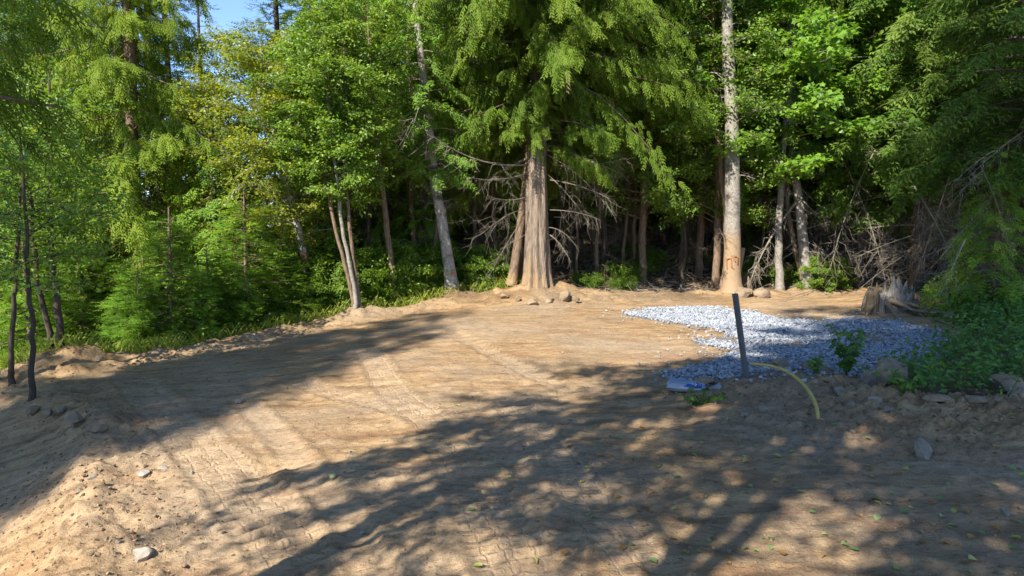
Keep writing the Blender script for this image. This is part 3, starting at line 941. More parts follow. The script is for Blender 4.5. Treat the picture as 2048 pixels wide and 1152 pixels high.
def trunk_path(uv, base, y, top, yend=None):
    """Trunk points in coordinates local to base, from picture points at distance y, ending at height top."""
    b = np.array([base[0], base[1], gz(*base)])
    pts = [np.array([0, 0, -.1])]
    for u, v in uv:
        q = P(u, v, y) - b
        pts.append(q)
    if top is not None:
        d = pts[-1] - pts[-2]
        k = (top - pts[-1][2]) / max(d[2], .05)
        e = pts[-1] + d * k
        e[:2] = pts[-1][:2] + (e[:2] - pts[-1][:2]) * .5
        pts.append(e)
    return pts

# ------------------------------------------------------------------ the big cedar
def build_big_cedar():
    base = CEDAR
    b3 = np.array([base[0], base[1], gz(*base)])
    o = thing('cedar_tree', 'big old cedar with a broad fluted trunk standing alone at the back of the clearing', 'tree', tuple(b3))
    # the fluted trunk
    H = 24.0
    zz = np.concatenate([np.linspace(-.25, 1.0, 22)[:-1], np.linspace(1.0, 5.2, 60)[:-1], np.linspace(5.2, H, 26)])
    seg = 84
    a = np.linspace(0, 2 * math.pi, seg, endpoint=False)
    rs = np.random.default_rng(3)
    r = np.interp(zz, [-.25, 0, .3, .8, 1.6, 3, 4.5, 8, 14, H], [.49, .415, .375, .345, .31, .268, .245, .215, .14, .02])
    cx = np.interp(zz, [-.25, 1, 4.5, H], [0, -.02, -.03, .1])
    A, Z = np.meshgrid(a, zz)
    fl = (.05 * np.cos(6 * A + .6) + .06 * np.cos(2 * A + 1) + .05 * np.cos(11 * A)) * np.exp(-np.maximum(Z, 0) / .6) + .05 * np.exp(-np.maximum(Z, 0) / 2.5) * np.cos(9 * A + 2 + .15 * Z)
    strip = vnoise(A * 84 / 6.2832 * .5 + 20 + .5 * np.sin(Z * .5), Z * .8, 5)
    strip2 = vnoise(A * 84 / 6.2832 * .24 + 60 + .4 * np.sin(Z * .3), Z * .45, 6)
    strip[:, -1] = strip[:, 0]
    Rr = r[:, None] * (1 + fl + .22 * (strip - .5) + .16 * (strip2 - .5))
    X, Y = cx[:, None] + Rr * np.cos(A), Rr * np.sin(A)
    g = Geo()
    n, m = Z.shape
    i = np.arange(n - 1)[:, None] * m
    j = np.arange(m)[None]
    k = (j + 1) % m
    f = np.stack([i + j, i + k, i + m + k, i + m + j], -1).reshape(-1, 4)
    t = .5 + .34 * np.clip(1 - (Z + .9 * (vnoise(A * 3, Z * 2, 9) - .5)) / 1.1, 0, 1) ** 1.3
    g.add(np.stack([X, Y, Z], -1).reshape(-1, 3), f, t.ravel())
    link('trunk', g.mesh('trunk', M['bark_cedar'], True), o)
    # crown: branches begin at about four metres and hang in long curtains
    def sides(az, z):
        left = max(0, -math.cos(az))
        front = max(0, -math.sin(az))
        k = .78 + .32 * left + .10 * front
        if z < 5.2: k *= .62 + .5 * left
        tow = math.cos(az) * -SH[0] + math.sin(az) * -SH[1]
        if tow > .2: k = min(k, max(.4, (z - 3.4) / 1.25) / (5.0 * max(.1, 1 - (z - 3.5) / 20.5) ** .6))
        return k
    wood, crown = conifer(11, H, 3.5, 5.6, 'cedar', 420, .060, .36, .01, zfine=10.2, low=.75, sides=sides, bare=.10, prof=.6)
    dead = Geo()
    allv = np.concatenate(crown.v)
    pick = rs.integers(0, len(allv) // len(CEDAR_S[0]), 170) * len(CEDAR_S[0])
    pos = allv[pick].astype(float)
    pos = pos[pos[:, 2] < 9]
    stamp(dead, CEDAR_S[0], CEDAR_S[1], pos, frame(rs.normal(0, .4, pos.shape) + [0, 0, -1], SUNV + rs.normal(0, .5, pos.shape)), rs.uniform(.3, .6, len(pos)), rs.random(len(pos)))
    link('withered_sprays', dead.mesh('withered_sprays', M['deadleaf']), o, 'brown dead sprays hanging in the green crown', 'stuff')
    link('crown', crown.mesh('crown', M['cedar']), o)
    wood.v, wood.f, wood.t, wood.m = wood.v[2:], wood.f[2:], wood.t[2:], wood.m[2:]
    w2 = Geo()
    n0 = None
    for v, fq, tq in zip(wood.v, wood.f, wood.t):
        w2.add(v, fq - fq.min(), tq)
    link('limbs', w2.mesh('limbs', M['twig_dark'], True), o)
    # bare branches below the crown, traced from the photograph
    D = base[1]
    for q, (u0, v0, d0, u1, v1, d1, sag, r_, nt, tl) in enumerate([
            (1052, 330, 0, 826, 238, -2.4, -.22, .045, 22, .6), (1060, 345, .1, 940, 355, -1.2, -.15, .025, 18, .5),
            (1090, 300, 0, 1235, 345, -1.5, .02, .03, 16, .5), (1095, 310, 0, 1215, 415, -.9, .06, .028, 20, .6), (1090, 345, 0, 1180, 450, -.8, .12, .022, 18, .5),
            (1100, 470, -.2, 1142, 525, -.7, .10, .022, 16, .4), (1098, 455, -.2, 1150, 490, -.6, .22, .016, 14, .4), (1050, 395, -.3, 985, 395, -1.0, -.12, .022, 18, .45),
            (1046, 420, -.3, 960, 470, -.9, .12, .02, 24, .6), (1045, 440, -.2, 975, 560, -.7, .16, .016, 20, .5), (1040, 380, -.1, 1005, 330, -.8, -.1, .02, 12, .4),
            (1100, 360, -.2, 1225, 400, -1.2, .08, .02, 22, .5), (1105, 330, 0, 1250, 318, -1.2, -.05, .024, 24, .5), (1092, 505, -.3, 1075, 590, -.6, .1, .01, 6, .3),
            (1050, 470, -.3, 1000, 500, -.7, .05, .014, 12, .4), (1100, 420, -.2, 1200, 440, -1.1, .12, .018, 18, .5)]):
        g = dead_branch(100 + q, P(u0, v0, D + d0) - b3, P(u1, v1, D + d1) - b3, sag, r_ * .6, nt, tl, .8)
        link('branch', g.mesh('branch', M['twig'], True), o)
build_big_cedar()

# two slim cedar stems close behind it on the left
for nm, uv, lab, y_off, r0, sd in (
        ('cedar_tree', [(1026, 560), (1038, 480), (1052, 380), (1060, 300)], 'slim leaning brown cedar stem immediately left of the big cedar trunk', .35, .135, 21),
        ('cedar_tree', [(1046, 560), (1050, 480), (1052, 380), (1056, 300)], 'second slim cedar stem squeezed between the leaning stem and the big cedar', .75, .14, 22)):
    x = P(uv[0][0] - (8 if sd == 21 else 0), 590, CEDAR[1] + y_off)[0]
    bs = (x, CEDAR[1] + y_off)
    pth = trunk_path(uv, bs, bs[1], 15)
    w, c = conifer(sd, 15, 4.6, 2.6, 'cedar', 90, .1, .4, r0, path=pth, zfine=9, dirtz=.6, flare=.15)
    o = thing(nm, lab, 'tree', (bs[0], bs[1], gz(*bs)))
    link('trunk', w.mesh('trunk', M['bark_brown'], True), o)
    link('crown', c.mesh('crown', M['cedar']), o)

# the fir with a pale trunk left of the cedar
def build_pale_fir():
    b = FIRPOS
    b3 = np.array([b[0], b[1], gz(*b)])
    pth = trunk_path([(903, 570), (893, 500), (882, 430), (870, 370)], b, b[1], 13)
    w, c = conifer(31, 13, 3.3, 1.5, 'hemlock', 110, .08, .34, .15, path=pth, zfine=10, dirtz=.25, low=.6)
    o = thing('fir_tree', 'slender fir with pale bare trunk and small red mark left of the big cedar', 'tree', tuple(b3))
    link('trunk', w.mesh('trunk', M['bark_white'], True), o)
    link('crown', c.mesh('crown', M['youngfir']), o)
    for q in range(16):
        z = 2.0 + 1.7 * (q / 15)
        s = np.array([np.interp(z, np.array(pth)[:, 2], np.array(pth)[:, cc]) for cc in range(3)])
        az = q * 2.4
        L = random.uniform(.5, 1.1)
        g = dead_branch(200 + q, s, s + np.array([math.cos(az) * L, math.sin(az) * L, random.uniform(.05, .3)]), -.16, .012, 8, .3, .2, 5)
        link('branch', g.mesh('branch', M['twig'], True), o)
    # red paint blotch
    q = P(905, 548, b[1] - .2) - b3
    g = Geo()
    v = [(0, 0, 0)] + [(.05 * math.cos(k) * random.uniform(.6, 1.2), -.02, .07 * math.sin(k) * random.uniform(.6, 1.2)) for k in np.linspace(0, 6.28, 10)[:-1]]
    g.add(np.array(v) + q + np.array([0, .05, 0]), np.array([[0, 1 + k, 1 + (k + 1) % 9] for k in range(9)]))
    link('paint_mark', g.mesh('paint_mark', M['orange']), o)
build_pale_fir()

# ------------------------------------------------------------------ broadleaf trees with measured trunks
def measured_broadleaf(seed, name, label, base, uv, top, r0, bark, leafmat, **kw):
    pth = trunk_path(uv, base, base[1], top)
    w, c = broadleaf(seed, pth, r0, **kw)
    o = thing(name, label, 'tree', (base[0], base[1], gz(*base)))
    link('trunk', w.mesh('trunk', M[bark], True), o)
    link('crown', c.mesh('crown', M[leafmat]), o)
    return o

def front_bias(az, t): return 1.0
lean = measured_broadleaf(41, 'birch_tree', 'leaning birch with yellowing leaves and a reddish scraped lower trunk', LEAN,
    [(628, 590), (612, 530), (590, 430), (565, 330), (545, 250), (530, 170)], 7.3, .12, 'bark_grey', 'birch',
    tstart=.30, lmax=2.4, nlimb=64, ntw=12, nleaf=38, lsize=.082, up=.6)
# reddish scraped sleeve low on the leaning birch
g = Geo()
pth = trunk_path([(637, 620), (628, 590), (612, 530), (607, 505)], LEAN, LEAN[1], None)[1:]
tube(g, pth, [.150, .134, .124, .119], 12, .35, .02, cap=False)
link('scraped_bark', g.mesh('scraped_bark', M['bark_red'], True), lean, 'reddish bark rubbed bare')

for sd, uv, lab, r0, bark, dx in (
        (43, [(708, 590), (690, 530), (674, 470), (655, 380), (640, 300)], 'left stem of three thin trunks growing from one mound, leaning left', .050, 'bark_brown', -.1),
        (44, [(712, 590), (700, 530), (682, 450), (678, 380), (660, 250)], 'pale middle stem of three thin trunks growing from one mound', .046, 'bark_grey', 0),
        (45, [(716, 590), (708, 530), (700, 450), (690, 350), (690, 200)], 'right upright stem of three thin trunks growing from one mound', .046, 'bark_brown', .12)):
    bs = (TRIO[0] + dx, TRIO[1] + random.uniform(-.1, .2))
    measured_broadleaf(sd, 'alder_tree', lab, bs, uv, 7.0 + .4 * (sd - 43), r0, bark, 'alder', tstart=.36, lmax=1.25, nlimb=40, ntw=9, nleaf=34, lsize=.085, up=.6)
bs = at(789, TRIO[1] + 1.6)
measured_broadleaf(46, 'alder_tree', 'thin brown alder among green shrubs between the three stems and the pale fir', bs,
    [(787, 560), (776, 480), (768, 400), (755, 300), (745, 200)], 8.5, .09, 'bark_brown', 'alder', tstart=.45, lmax=1.8, nlimb=40, ntw=10, nleaf=32, lsize=.085, up=.5)

# the tall grey trunk on the right, with maple leaves drawn across it
def build_tall():
    b = TALL
    b3 = np.array([b[0], b[1], gz(*b)])
    o = thing('tall_tree', 'tall straight grey trunk with orange paint marks rising behind the gravel', 'tree', tuple(b3))
    pth = trunk_path([(1464, 570), (1465, 500), (1466, 400), (1464, 280), (1459, 120), (1453, 0)], b, b[1], 15)
    w, c = broadleaf(51, pth, .235, tstart=.23, lmax=2.1, nlimb=54, ntw=10, nleaf=34, lsize=.09, up=.35, seg=20, dirtz=.0)
    gw = Geo()
    for v, f, t in zip(w.v, w.f, w.t):
        z = v[:, 2]
        soil = np.clip((1.85 - z + .15 * np.sin(v[:, 0] * 30)) / .18, 0, 1) * .30 * (z < 2.6)
        gw.add(v, f - f.min(), np.maximum(t, .5 + soil))
    link('trunk', gw.mesh('trunk', M['bark_grey'], True), o)
    link('crown', c.mesh('crown', M['alder']), o)
    # orange paint strokes sprayed on the bark
    def stroke(pts, wd):
        g = Geo()
        q = [P(u, v, b[1] - .245) - b3 for u, v in pts]
        rr = .262
        vs = []
        axis_x = float(np.mean([k[0] for k in pth[1:3]]))
        for k in q:
            dx = np.clip(k[0] - axis_x, -.23, .23)
            yy = -math.sqrt(max(rr ** 2 - dx ** 2, .01))
            vs.append([axis_x + dx, yy, k[2]])
        vs = np.array(vs)
        tube(g, vs, wd, 5, .5)
        link('paint_mark', g.mesh('paint_mark', M['orange'], True), o)
    stroke([(1454, 516), (1456, 538)], .018)
    stroke([(1454, 520), (1462, 516), (1463, 534)], .016)
    stroke([(1465, 512), (1470, 522)], .016)
    stroke([(1468, 512), (1474, 512), (1474, 528)], .014)
    stroke([(1464, 535), (1467, 537)], .016)
    for q, (u0, v0, u1, v1, sag) in enumerate([(1470, 350, 1510, 358, .1), (1455, 215, 1395, 130, -.1), (1470, 180, 1560, 150, -.1), (1450, 470, 1440, 466, 0)]):
        g = dead_branch(300 + q, P(u0, v0, b[1]) - b3, P(u1, v1, b[1] - .6) - b3, sag, .02, 8, .35, .1)
        link('branch', g.mesh('branch', M['twig'], True), o)
    b2 = (b[0] - .15, b[1] + .45)
    measured_broadleaf(52, 'alder_tree', 'thin brown stem pressed against the left side of the tall grey trunk', b2,
        [(1458, 520), (1452, 420), (1447, 370), (1438, 310), (1430, 200)], 9.5, .11, 'bark_brown', 'alder', tstart=.4, lmax=1.6, nlimb=30, ntw=9, nleaf=24, lsize=.085, up=.4)
    s = thing('broken_stem', 'short broken mossy stem behind the tall grey trunk', 'stump', (b[0] + .38, b[1] + .7, gz(b[0] + .38, b[1] + .7)))
    g = Geo()
    tube(g, [(-.1, 0, -.1), (-.06, 0, .4), (0, 0, .9), (.06, 0, 1.25)], [.17, .14, .15, .13], 12, .8, .06)
    link('stem', g.mesh('stem', M['stumptan'], True), s)
build_tall()

# the maple that fills the upper right, its big leaves kept as single pieces where they show largest
def build_maple():
    b = at(1560, 20.6)
    b3 = np.array([b[0], b[1], gz(*b)])
    pth = trunk_path([(1556, 500), (1560, 400), (1566, 300), (1580, 150)], b, b[1], 11)
    o = thing('maple_tree', 'bright green maple with lobed leaves right of the tall grey trunk', 'tree', tuple(b3))
    def sides(az, t): return 1.0 + .25 * max(0, -math.sin(az))
    w, c = broadleaf(61, pth, .11, tstart=.30, lmax=3.3, nlimb=62, ntw=14, nleaf=24, lsize=.13, up=.35, leaf=(MAPLE_V, MAPLE_F), sides=sides, flat=.35)
    link('trunk', w.mesh('trunk', M['bark_grey'], True), o)
    V = np.concatenate(c.v)
    T = np.concatenate(c.t)
    k = len(MAPLE_V)
    n = len(V) // k
    L = V.reshape(n, k, 3)
    T = T.reshape(n, k)[:, 0]
    # the nearest leaves to the clearing become single objects
    d = L[:, 0, 1] + rng.random(n) * .5 + np.where(L[:, 0, 2] > 8.3, 99, 0)
    order = np.argsort(d)
    one, rest = order[:260], order[260:]
    g = Geo()
    g.add(L[rest].reshape(-1, 3), (MAPLE_F[None] + (np.arange(len(rest)) * k)[:, None, None]).reshape(-1, 3), np.repeat(T[rest], k))
    link('crown', g.mesh('crown', M['maple']), o)
    shared = []
    for q in range(6):
        gg = Geo()
        v = MAPLE_V.copy()
        v[:, 2] += .06 * np.sin(v[:, 0] * 3 + q) * (q % 3)
        gg.add(v, MAPLE_F, .25 + .12 * q)
        shared.append(gg.mesh('leaf', M['maple']))
    for i in one:
        P0, mid, tip = L[i][1], L[i][0], L[i][6]
        x = Vector((tip - P0).tolist())
        s = x.length
        x.normalize()
        zv = Vector(np.cross(L[i][4] - mid, tip - P0).tolist())
        if zv.z < 0: zv = -zv
        y = zv.cross(x).normalized()
        zv = x.cross(y)
        mt = Matrix((x, y, zv)).transposed().to_4x4()
        lf = link('leaf', shared[int(T[i] * 5.99)], o)
        lf.matrix_local = Matrix.Translation(P0.tolist()) @ mt @ Matrix.Scale(s, 4)
build_maple()

# the twin pale stems with a hanging dead branch, right of the maple
def build_twin():
    b = gp(1618, 576)
    b3 = np.array([b[0], b[1], gz(*b)])
    o = thing('dead_tree', 'pale crooked half dead conifer trunk with a hanging bare branch, behind the gravel', 'tree', tuple(b3))
    g = Geo()
    p1 = trunk_path([(1612, 540), (1604, 480), (1598, 400), (1585, 320), (1580, 200)], b, b[1], 9)
    tube(g, bez(*[np.array(q) for q in (p1[0], p1[2], p1[3])], 8), np.linspace(.17, .13, 8), 12, .5, .08)
    tube(g, np.array(p1[3:]), [.13, .11, .09, .03], 12, .5, .05)
    link('trunk', g.mesh('trunk', M['bark_white'], True), o)
    g = Geo()
    p2 = trunk_path([(1606, 560), (1590, 500), (1575, 420), (1572, 330)], b, b[1] + .2, None)
    tube(g, np.array(p2), [.10, .09, .08, .07, .05], 10, .5, .08)
    link('stem', g.mesh('stem', M['bark_brown'], True), o)
    hb = dead_branch(401, P(1592, 405, b[1] - .1) - b3, P(1504, 552, b[1] - .9) - b3, .03, .045, 46, .75, .9)
    link('branch', hb.mesh('branch', M['twig'], True), o, 'long dead branch hanging down to the ground')
    for q in range(15):
        v0 = 350 + q * 11
        dirx = (-1) ** q * random.uniform(20, 85)
        hb = dead_branch(410 + q, P(1592 + .1 * (v0 - 350), v0, b[1]) - b3, P(1592 + dirx, v0 + random.uniform(-30, 60), b[1] - random.uniform(-.3, .8)) - b3, .06, .016, 16, .45, .7, 5)
        link('branch', hb.mesh('branch', M['twig'], True), o)
    w, c = conifer(63, 10, 3.6, 1.8, 'hemlock', 70, .09, .36, .02, zfine=10)
    c.shift(p1[4] * np.array([1, 1, 0]))
    link('crown', c.mesh('crown', M['hemlock']), o)
build_twin()

# ------------------------------------------------------------------ shared tree kinds
variant('cedar', *conifer(71, 22, 1.0, 3.0, 'cedar', 290, .075, .44, .22, zfine=12, low=.9, prof=.65, bare=.08), 'bark_brown', 'cedar_light')
variant('cedar_dark', *conifer(72, 20, 2.0, 3.2, 'cedar', 190, .10, .46, .22, zfine=11, prof=.65, bare=.12), 'bark_brown', 'cedar')
variant('fir', *conifer(73, 19, .8, 2.6, 'fir', 240, .10, .40, .17, zfine=13, low=.95, prof=.8), 'bark_dark', 'fir')
variant('hemlock', *conifer(74, 18, .7, 2.8, 'hemlock', 220, .09, .40, .17, zfine=10, low=.9, prof=.7, bare=.15), 'bark_dark', 'hemlock')
variant('hemlock_high', *conifer(79, 18, 3.3, 2.9, 'hemlock', 170, .10, .42, .17, zfine=10, low=.8, prof=.6, bare=.15), 'bark_dark', 'hemlock')
variant('thin_fir', *conifer(75, 17, 3, 1.5, 'fir', 100, .16, .36, .12, zfine=99, prof=.6, bare=.45), 'bark_dark', 'fir')
variant('shade_conifer', *conifer(78, 22, 7.5, 2.7, 'hemlock', 120, .13, .62, .10, zfine=99, low=.8, prof=.55), 'bark_brown', 'cedar')
variant('young_fir', *conifer(76, 2.6, .12, 1.15, 'fir', 90, .055, .26, .035, zfine=99, low=1, prof=.8), 'bark_brown', 'youngfir')
variant('young_hemlock', *conifer(77, 4.2, .15, 1.5, 'hemlock', 100, .07, .30, .05, zfine=99, low=1, prof=.75), 'bark_brown', 'youngfir')
up = [(0, 0, -.1), (.05, 0, 2), (-.05, .1, 5), (.1, 0, 9), (0, 0, 13)]
variant('alder', *broadleaf(81, up, .12, .16, 2.8, 96, 13, 46, .09, up=.55, profile=lambda t: .55 + .6 * math.sin(3.1 * (t - .1))), 'bark_brown', 'alder')
variant('shade_alder_open', *broadleaf(89, up, .12, .30, 2.6, 34, 7, 28, .09, up=.55, profile=lambda t: .55 + .6 * math.sin(3.1 * (t - .1))), 'bark_brown', 'alder')
variant('shade_alder', *broadleaf(88, up, .085, .22, 2.7, 54, 8, 27, .088, up=.55, profile=lambda t: .55 + .6 * math.sin(3.1 * (t - .1))), 'bark_brown', 'alder')
variant('birch', *broadleaf(82, [(0, 0, -.1), (.1, 0, 2), (0, 0, 5), (.1, 0, 8.5)], .10, .14, 2.3, 84, 12, 46, .08, up=.6), 'bark_grey', 'birch')
variant('sapling', *broadleaf(83, [(0, 0, -.1), (.04, 0, 1), (-.05, .02, 2.4), (.05, 0, 4.2)], .05, .30, 1.2, 34, 8, 24, .085, up=.6), 'bark_dark', 'alder')
variant('shrub', *broadleaf(84, [(0, 0, -.1), (0, 0, .4), (.03, 0, 1.3)], .022, .05, .9, 38, 11, 34, .08, up=.9, profile=lambda t: 1.0), 'bark_dark', 'shrub')
variant('low_shrub', *broadleaf(85, [(0, 0, -.05), (0, 0, .25), (.03, 0, .6)], .012, .05, .6, 24, 8, 22, .065, up=.6, profile=lambda t: 1.0), 'bark_dark', 'shrub')

def bare_pole(seed, H, r):
    rs = np.random.default_rng(seed)
    g = Geo()
    zz = np.linspace(-.1, H, 12)
    p = np.stack([np.cumsum(rs.normal(0, .06, 12)), np.cumsum(rs.normal(0, .06, 12)), zz], -1)
    tube(g, p, np.linspace(r, r * .45, 12), 9, .5, .04)
    c = Geo()
    for q in range(58):
        z = rs.uniform(.3, H * .95)
        az = rs.uniform(0, 6.28)
        s = np.array([np.interp(z, zz, p[:, 0]), np.interp(z, zz, p[:, 1]), z])
        L = rs.uniform(.4, 1.6)
        d = dead_branch(seed * 50 + q, s, s + np.array([math.cos(az) * L, math.sin(az) * L, rs.uniform(-.9, .1) * L]), .06, .010, 9, .5, .5, 4)
        for v, f, t in zip(d.v, d.f, d.t): c.add(v, f - f.min(), t)
    return g, c
TREE['pole'] = tuple((lambda gc: (gc[0].mesh('trunk', M['bark_brown'], True), gc[1].mesh('twigs', M['twig_dark'], False)))(bare_pole(5, 7.5, .08)))
TREE['pole2'] = tuple((lambda gc: (gc[0].mesh('trunk', M['bark_dark'], True), gc[1].mesh('twigs', M['twig_dark'], False)))(bare_pole(6, 8.5, .10)))
def pole(key, label, xy, rz, sc=1.0, group=None):
    o = thing('bare_trunk', label, 'tree', (xy[0], xy[1], gz(*xy) - .05), rz, group, sc)
    link('trunk', TREE[key][0], o)
    link('twigs', TREE[key][1], o, None, 'stuff')

def dead_limb_mesh(seed):
    rs = np.random.default_rng(seed)
    c = Geo()
    for q in range(46):
        z = rs.uniform(.4, 5.0)
        az = rs.uniform(0, 6.28)
        L = rs.uniform(.8, 2.6)
        d = dead_branch(seed * 70 + q, (0, 0, z), (math.cos(az) * L, math.sin(az) * L, max(.05, z + rs.uniform(-1.1, .15) * L)), rs.uniform(-.02, .14), .016, 12, .65, .6, 4)
        for v, f, t in zip(d.v, d.f, d.t): c.add(v, f - f.min(), t)
    return c.mesh('dead_limbs', M['twig'])
LIMBS = [dead_limb_mesh(31), dead_limb_mesh(32)]
def plant_high(key, *a, **k):
    o = plant(key, *a, **k)
    link('dead_limbs', LIMBS[len(o.name) % 2], o, 'tangle of bare dead lower limbs', 'stuff').rotation_euler = (0, 0, random.uniform(0, 6.28))
    return o

# left of the clearing, near to far
plant('cedar', 'cedar_tree', 'tall light green cedar left of the yellowing birch, its top out of the picture', 'tree', at(285, 19.0), .4, .9)
plant('birch', 'birch_tree', 'rounded yellow green birch crown behind the leaning trunk', 'tree', at(520, 19.5), 1.0, .98)
plant('birch', 'birch_tree', 'smaller yellow green birch on the left shoulder of the rounded one', 'tree', at(430, 21.0), 2.1, .85)
plant('alder', 'alder_tree', 'leafy alder at the far left edge behind the saplings', 'tree', at(-10, 22.5), .2, 1.0)
plant('alder', 'alder_tree', 'leafy alder between the far left edge and the light green cedar', 'tree', at(120, 26), 1.9, 1.1)
plant('alder', 'alder_tree', 'bright alder filling the gap between the birch and the big cedar', 'tree', at(740, 23.5), 4.2, .9)
plant('alder', 'alder_tree', 'dark leaved alder just right of the big cedar crown', 'tree', at(1285, 22.0), 3.1, 1.0)
plant('alder', 'alder_tree', 'leafy alder between the big cedar and the tall grey trunk', 'tree', at(1430, 21.3), .6, .95)
plant('alder', 'alder_tree', 'dark leaved alder close left of the tall grey trunk', 'tree', at(1395, 23.0), 5.1, 1.0)
plant('fir', 'fir_tree', 'dark fir whose spire stands right of the blue sky gap', 'tree', at(575, 30), .3, 1.1)
plant('fir', 'fir_tree', 'dark fir half hidden behind the leafy alder at the left', 'tree', at(190, 29), 1.3, 1.0)
plant('thin_fir', 'fir_tree', 'thin sparse fir seen against the blue sky gap', 'tree', at(424, 30), 1.3, 1.0)
plant('thin_fir', 'fir_tree', 'second sparse fir behind the light green cedar', 'tree', at(330, 33), 2.6, 1.0)
plant('fir', 'fir_tree', 'dark fir behind the bright alder and left of the big cedar', 'tree', at(690, 27), 2.2, 1.15)
plant('fir', 'fir_tree', 'dark fir showing low between the birch and the three stems', 'tree', at(640, 24), 2.9, .62)
plant('cedar', 'cedar_tree', 'light green cedar drooping behind the left side of the big cedar', 'tree', at(800, 24.5), 2.8, 1.0)
plant('cedar_dark', 'cedar_tree', 'dark cedar directly behind the big cedar crown', 'tree', at(960, 27), .9, 1.05)
# the right hand wall of conifers
plant_high('hemlock_high', 'hemlock_tree', 'dark hemlock with lacy hanging sprays behind the stump', 'tree', at(1830, 19.5), .5, 1.0)
plant_high('hemlock_high', 'hemlock_tree', 'shaded hemlock at the far right edge above the weeds', 'tree', at(2035, 16.5), 2.0, .95)
plant_high('hemlock_high', 'hemlock_tree', 'dark hemlock between the stump and the right edge, further back', 'tree', at(1935, 22.0), 3.4, 1.1)
plant('cedar_dark', 'cedar_tree', 'dark drooping cedar behind the hemlocks at the upper right', 'tree', at(1760, 25), 4.0, 1.0)
plant_high('hemlock_high', 'hemlock_tree', 'hemlock with light green low boughs right of the pale crooked trunk', 'tree', at(1715, 21.5), 5.0, .75)
plant_high('hemlock_high', 'hemlock_tree', 'slim hemlock with bare lower limbs close behind the left side of the stump', 'tree', at(1660, 22.6), 1.2, .8)
plant('young_hemlock', 'young_hemlock', 'young hemlock in half shade above the right edge of the weeds', 'tree', at(1990, 16.2), 2.7, 1.0)

G_BACK = 'conifers deep in the forest behind the clearing'
k = 0
for row, (y0, us) in enumerate([(30, (860, 1050, 1150, 1240, 1330, 1450, 1540, 1640, 1850, 2000)), (36, (620, 760, 930, 1100, 1280, 1400, 1500, 1600, 1700, 1800, 1920, 2060)), (44, (80, 700, 850, 1010, 1180, 1350, 1480, 1580, 1680, 1780, 1900, 2040)), (41, (385, 420, 455, 490, 525, 560)), (38, (-60, 20, 110, 200, 280, 340)), (54, (120, 250, 800, 960, 1120, 1300, 1440, 1560, 1660, 1760, 1860, 1960))]):
    for u in us:
        key = ('fir', 'cedar_dark', 'hemlock')[k % 3]
        k += 1
        x, y = at(u + random.uniform(-25, 25), y0 + random.uniform(-2, 2))
        plant(key, 'forest_conifer', 'dark conifer standing deep in the forest behind the first trees', 'tree', (x, y), random.uniform(0, 6.28), random.uniform(1.0, 1.4) if y0 != 41 else random.uniform(.52, .62), G_BACK)
G_POLE = 'bare shaded trunks under the forest canopy'
for i in range(76):
    u, y = random.uniform(1120, 2060), random.uniform(21.2, 29)
    if i < 12: u, y = random.uniform(600, 1000), random.uniform(20.5, 25)
    x, y = at(u, y)
    if edge_t(np.array([x]), np.array([y]))[0] < 1.2: continue
    pole('pole' if i % 2 else 'pole2', 'thin bare trunk with dead twigs in the shade under the forest canopy', (x, y), random.uniform(0, 6.28), random.uniform(.6, 1.2), G_POLE)

# young firs, shrubs along the rim
for u, y, sc, key, lab in [
        (345, 15.7, 1.25, 'young_fir', 'bright young fir at the rim below the light green cedar'),
        (500, 17.2, 1.4, 'young_fir', 'broad young fir on the rim left of the leaning birch'),
        (565, 18.6, 1.1, 'young_fir', 'young fir half behind the leaning birch trunk'),
        (440, 18.6, 1.3, 'young_hemlock', 'young hemlock behind the two bright young firs'),
        (165, 16.6, 1.2, 'young_fir', 'young fir in half shade behind the sapling mound'),
        (60, 15.0, 1.25, 'young_fir', 'young fir at the left behind the thin saplings'),
        (275, 15.6, .8, 'young_fir', 'small bright young fir left of the larger one at the rim'),
        (420, 16.3, .9, 'young_fir', 'small young fir between the two larger bright ones'),
        (10, 16.5, 1.2, 'young_hemlock', 'young hemlock cut by the left edge of the picture'),
        (110, 18.5, 1.4, 'young_hemlock', 'young hemlock behind the saplings on the left'),
        (640, 20.3, 1.0, 'young_hemlock', 'young hemlock in the gap behind the three stems'),
        (850, 21.8, 1.0, 'young_hemlock', 'young hemlock behind the pale fir trunk')]:
    plant(key, 'young_fir' if key == 'young_fir' else 'young_hemlock', lab, 'tree', at(u, y), u * .37, sc)
G_SH = 'leafy shrubs along the rim of the clearing'
sh = [(300, 17.2, .7), (385, 16.2, .75), (455, 16.8, .6), (590, 18.0, .6), (670, 18.5, .8), (745, 19.6, 1.0), (770, 19.2, .7), (800, 19.7, 1.0), (840, 19.9, 1.0), (865, 19.8, .6), (925, 20.2, .6), (955, 20.4, .7), (985, 20.7, .8), (620, 19.6, 1.2), (250, 18.5, 1.2), (1640, 20.9, .6), (1665, 21.3, .55), (1500, 22.6, .5)]
for i, (u, y, sc) in enumerate(sh):
    plant('shrub', 'shrub', 'leafy green shrub growing along the rim under the trees', 'shrub', at(u, y), i * 1.7, sc, G_SH)
G_LOW = 'low shade plants on the forest floor'
for i in range(40):
    u = random.uniform(1110, 1700) if i < 16 else random.uniform(700, 1010)
    x, y = at(u, random.uniform(20.6, 27))
    if edge_t(np.array([x]), np.array([y]))[0] < .9: continue
    plant('low_shrub', 'low_plant', 'low green plant on the dark forest floor behind the rim', 'plant', (x, y), i * 1.1, random.uniform(.35, .95), G_LOW)

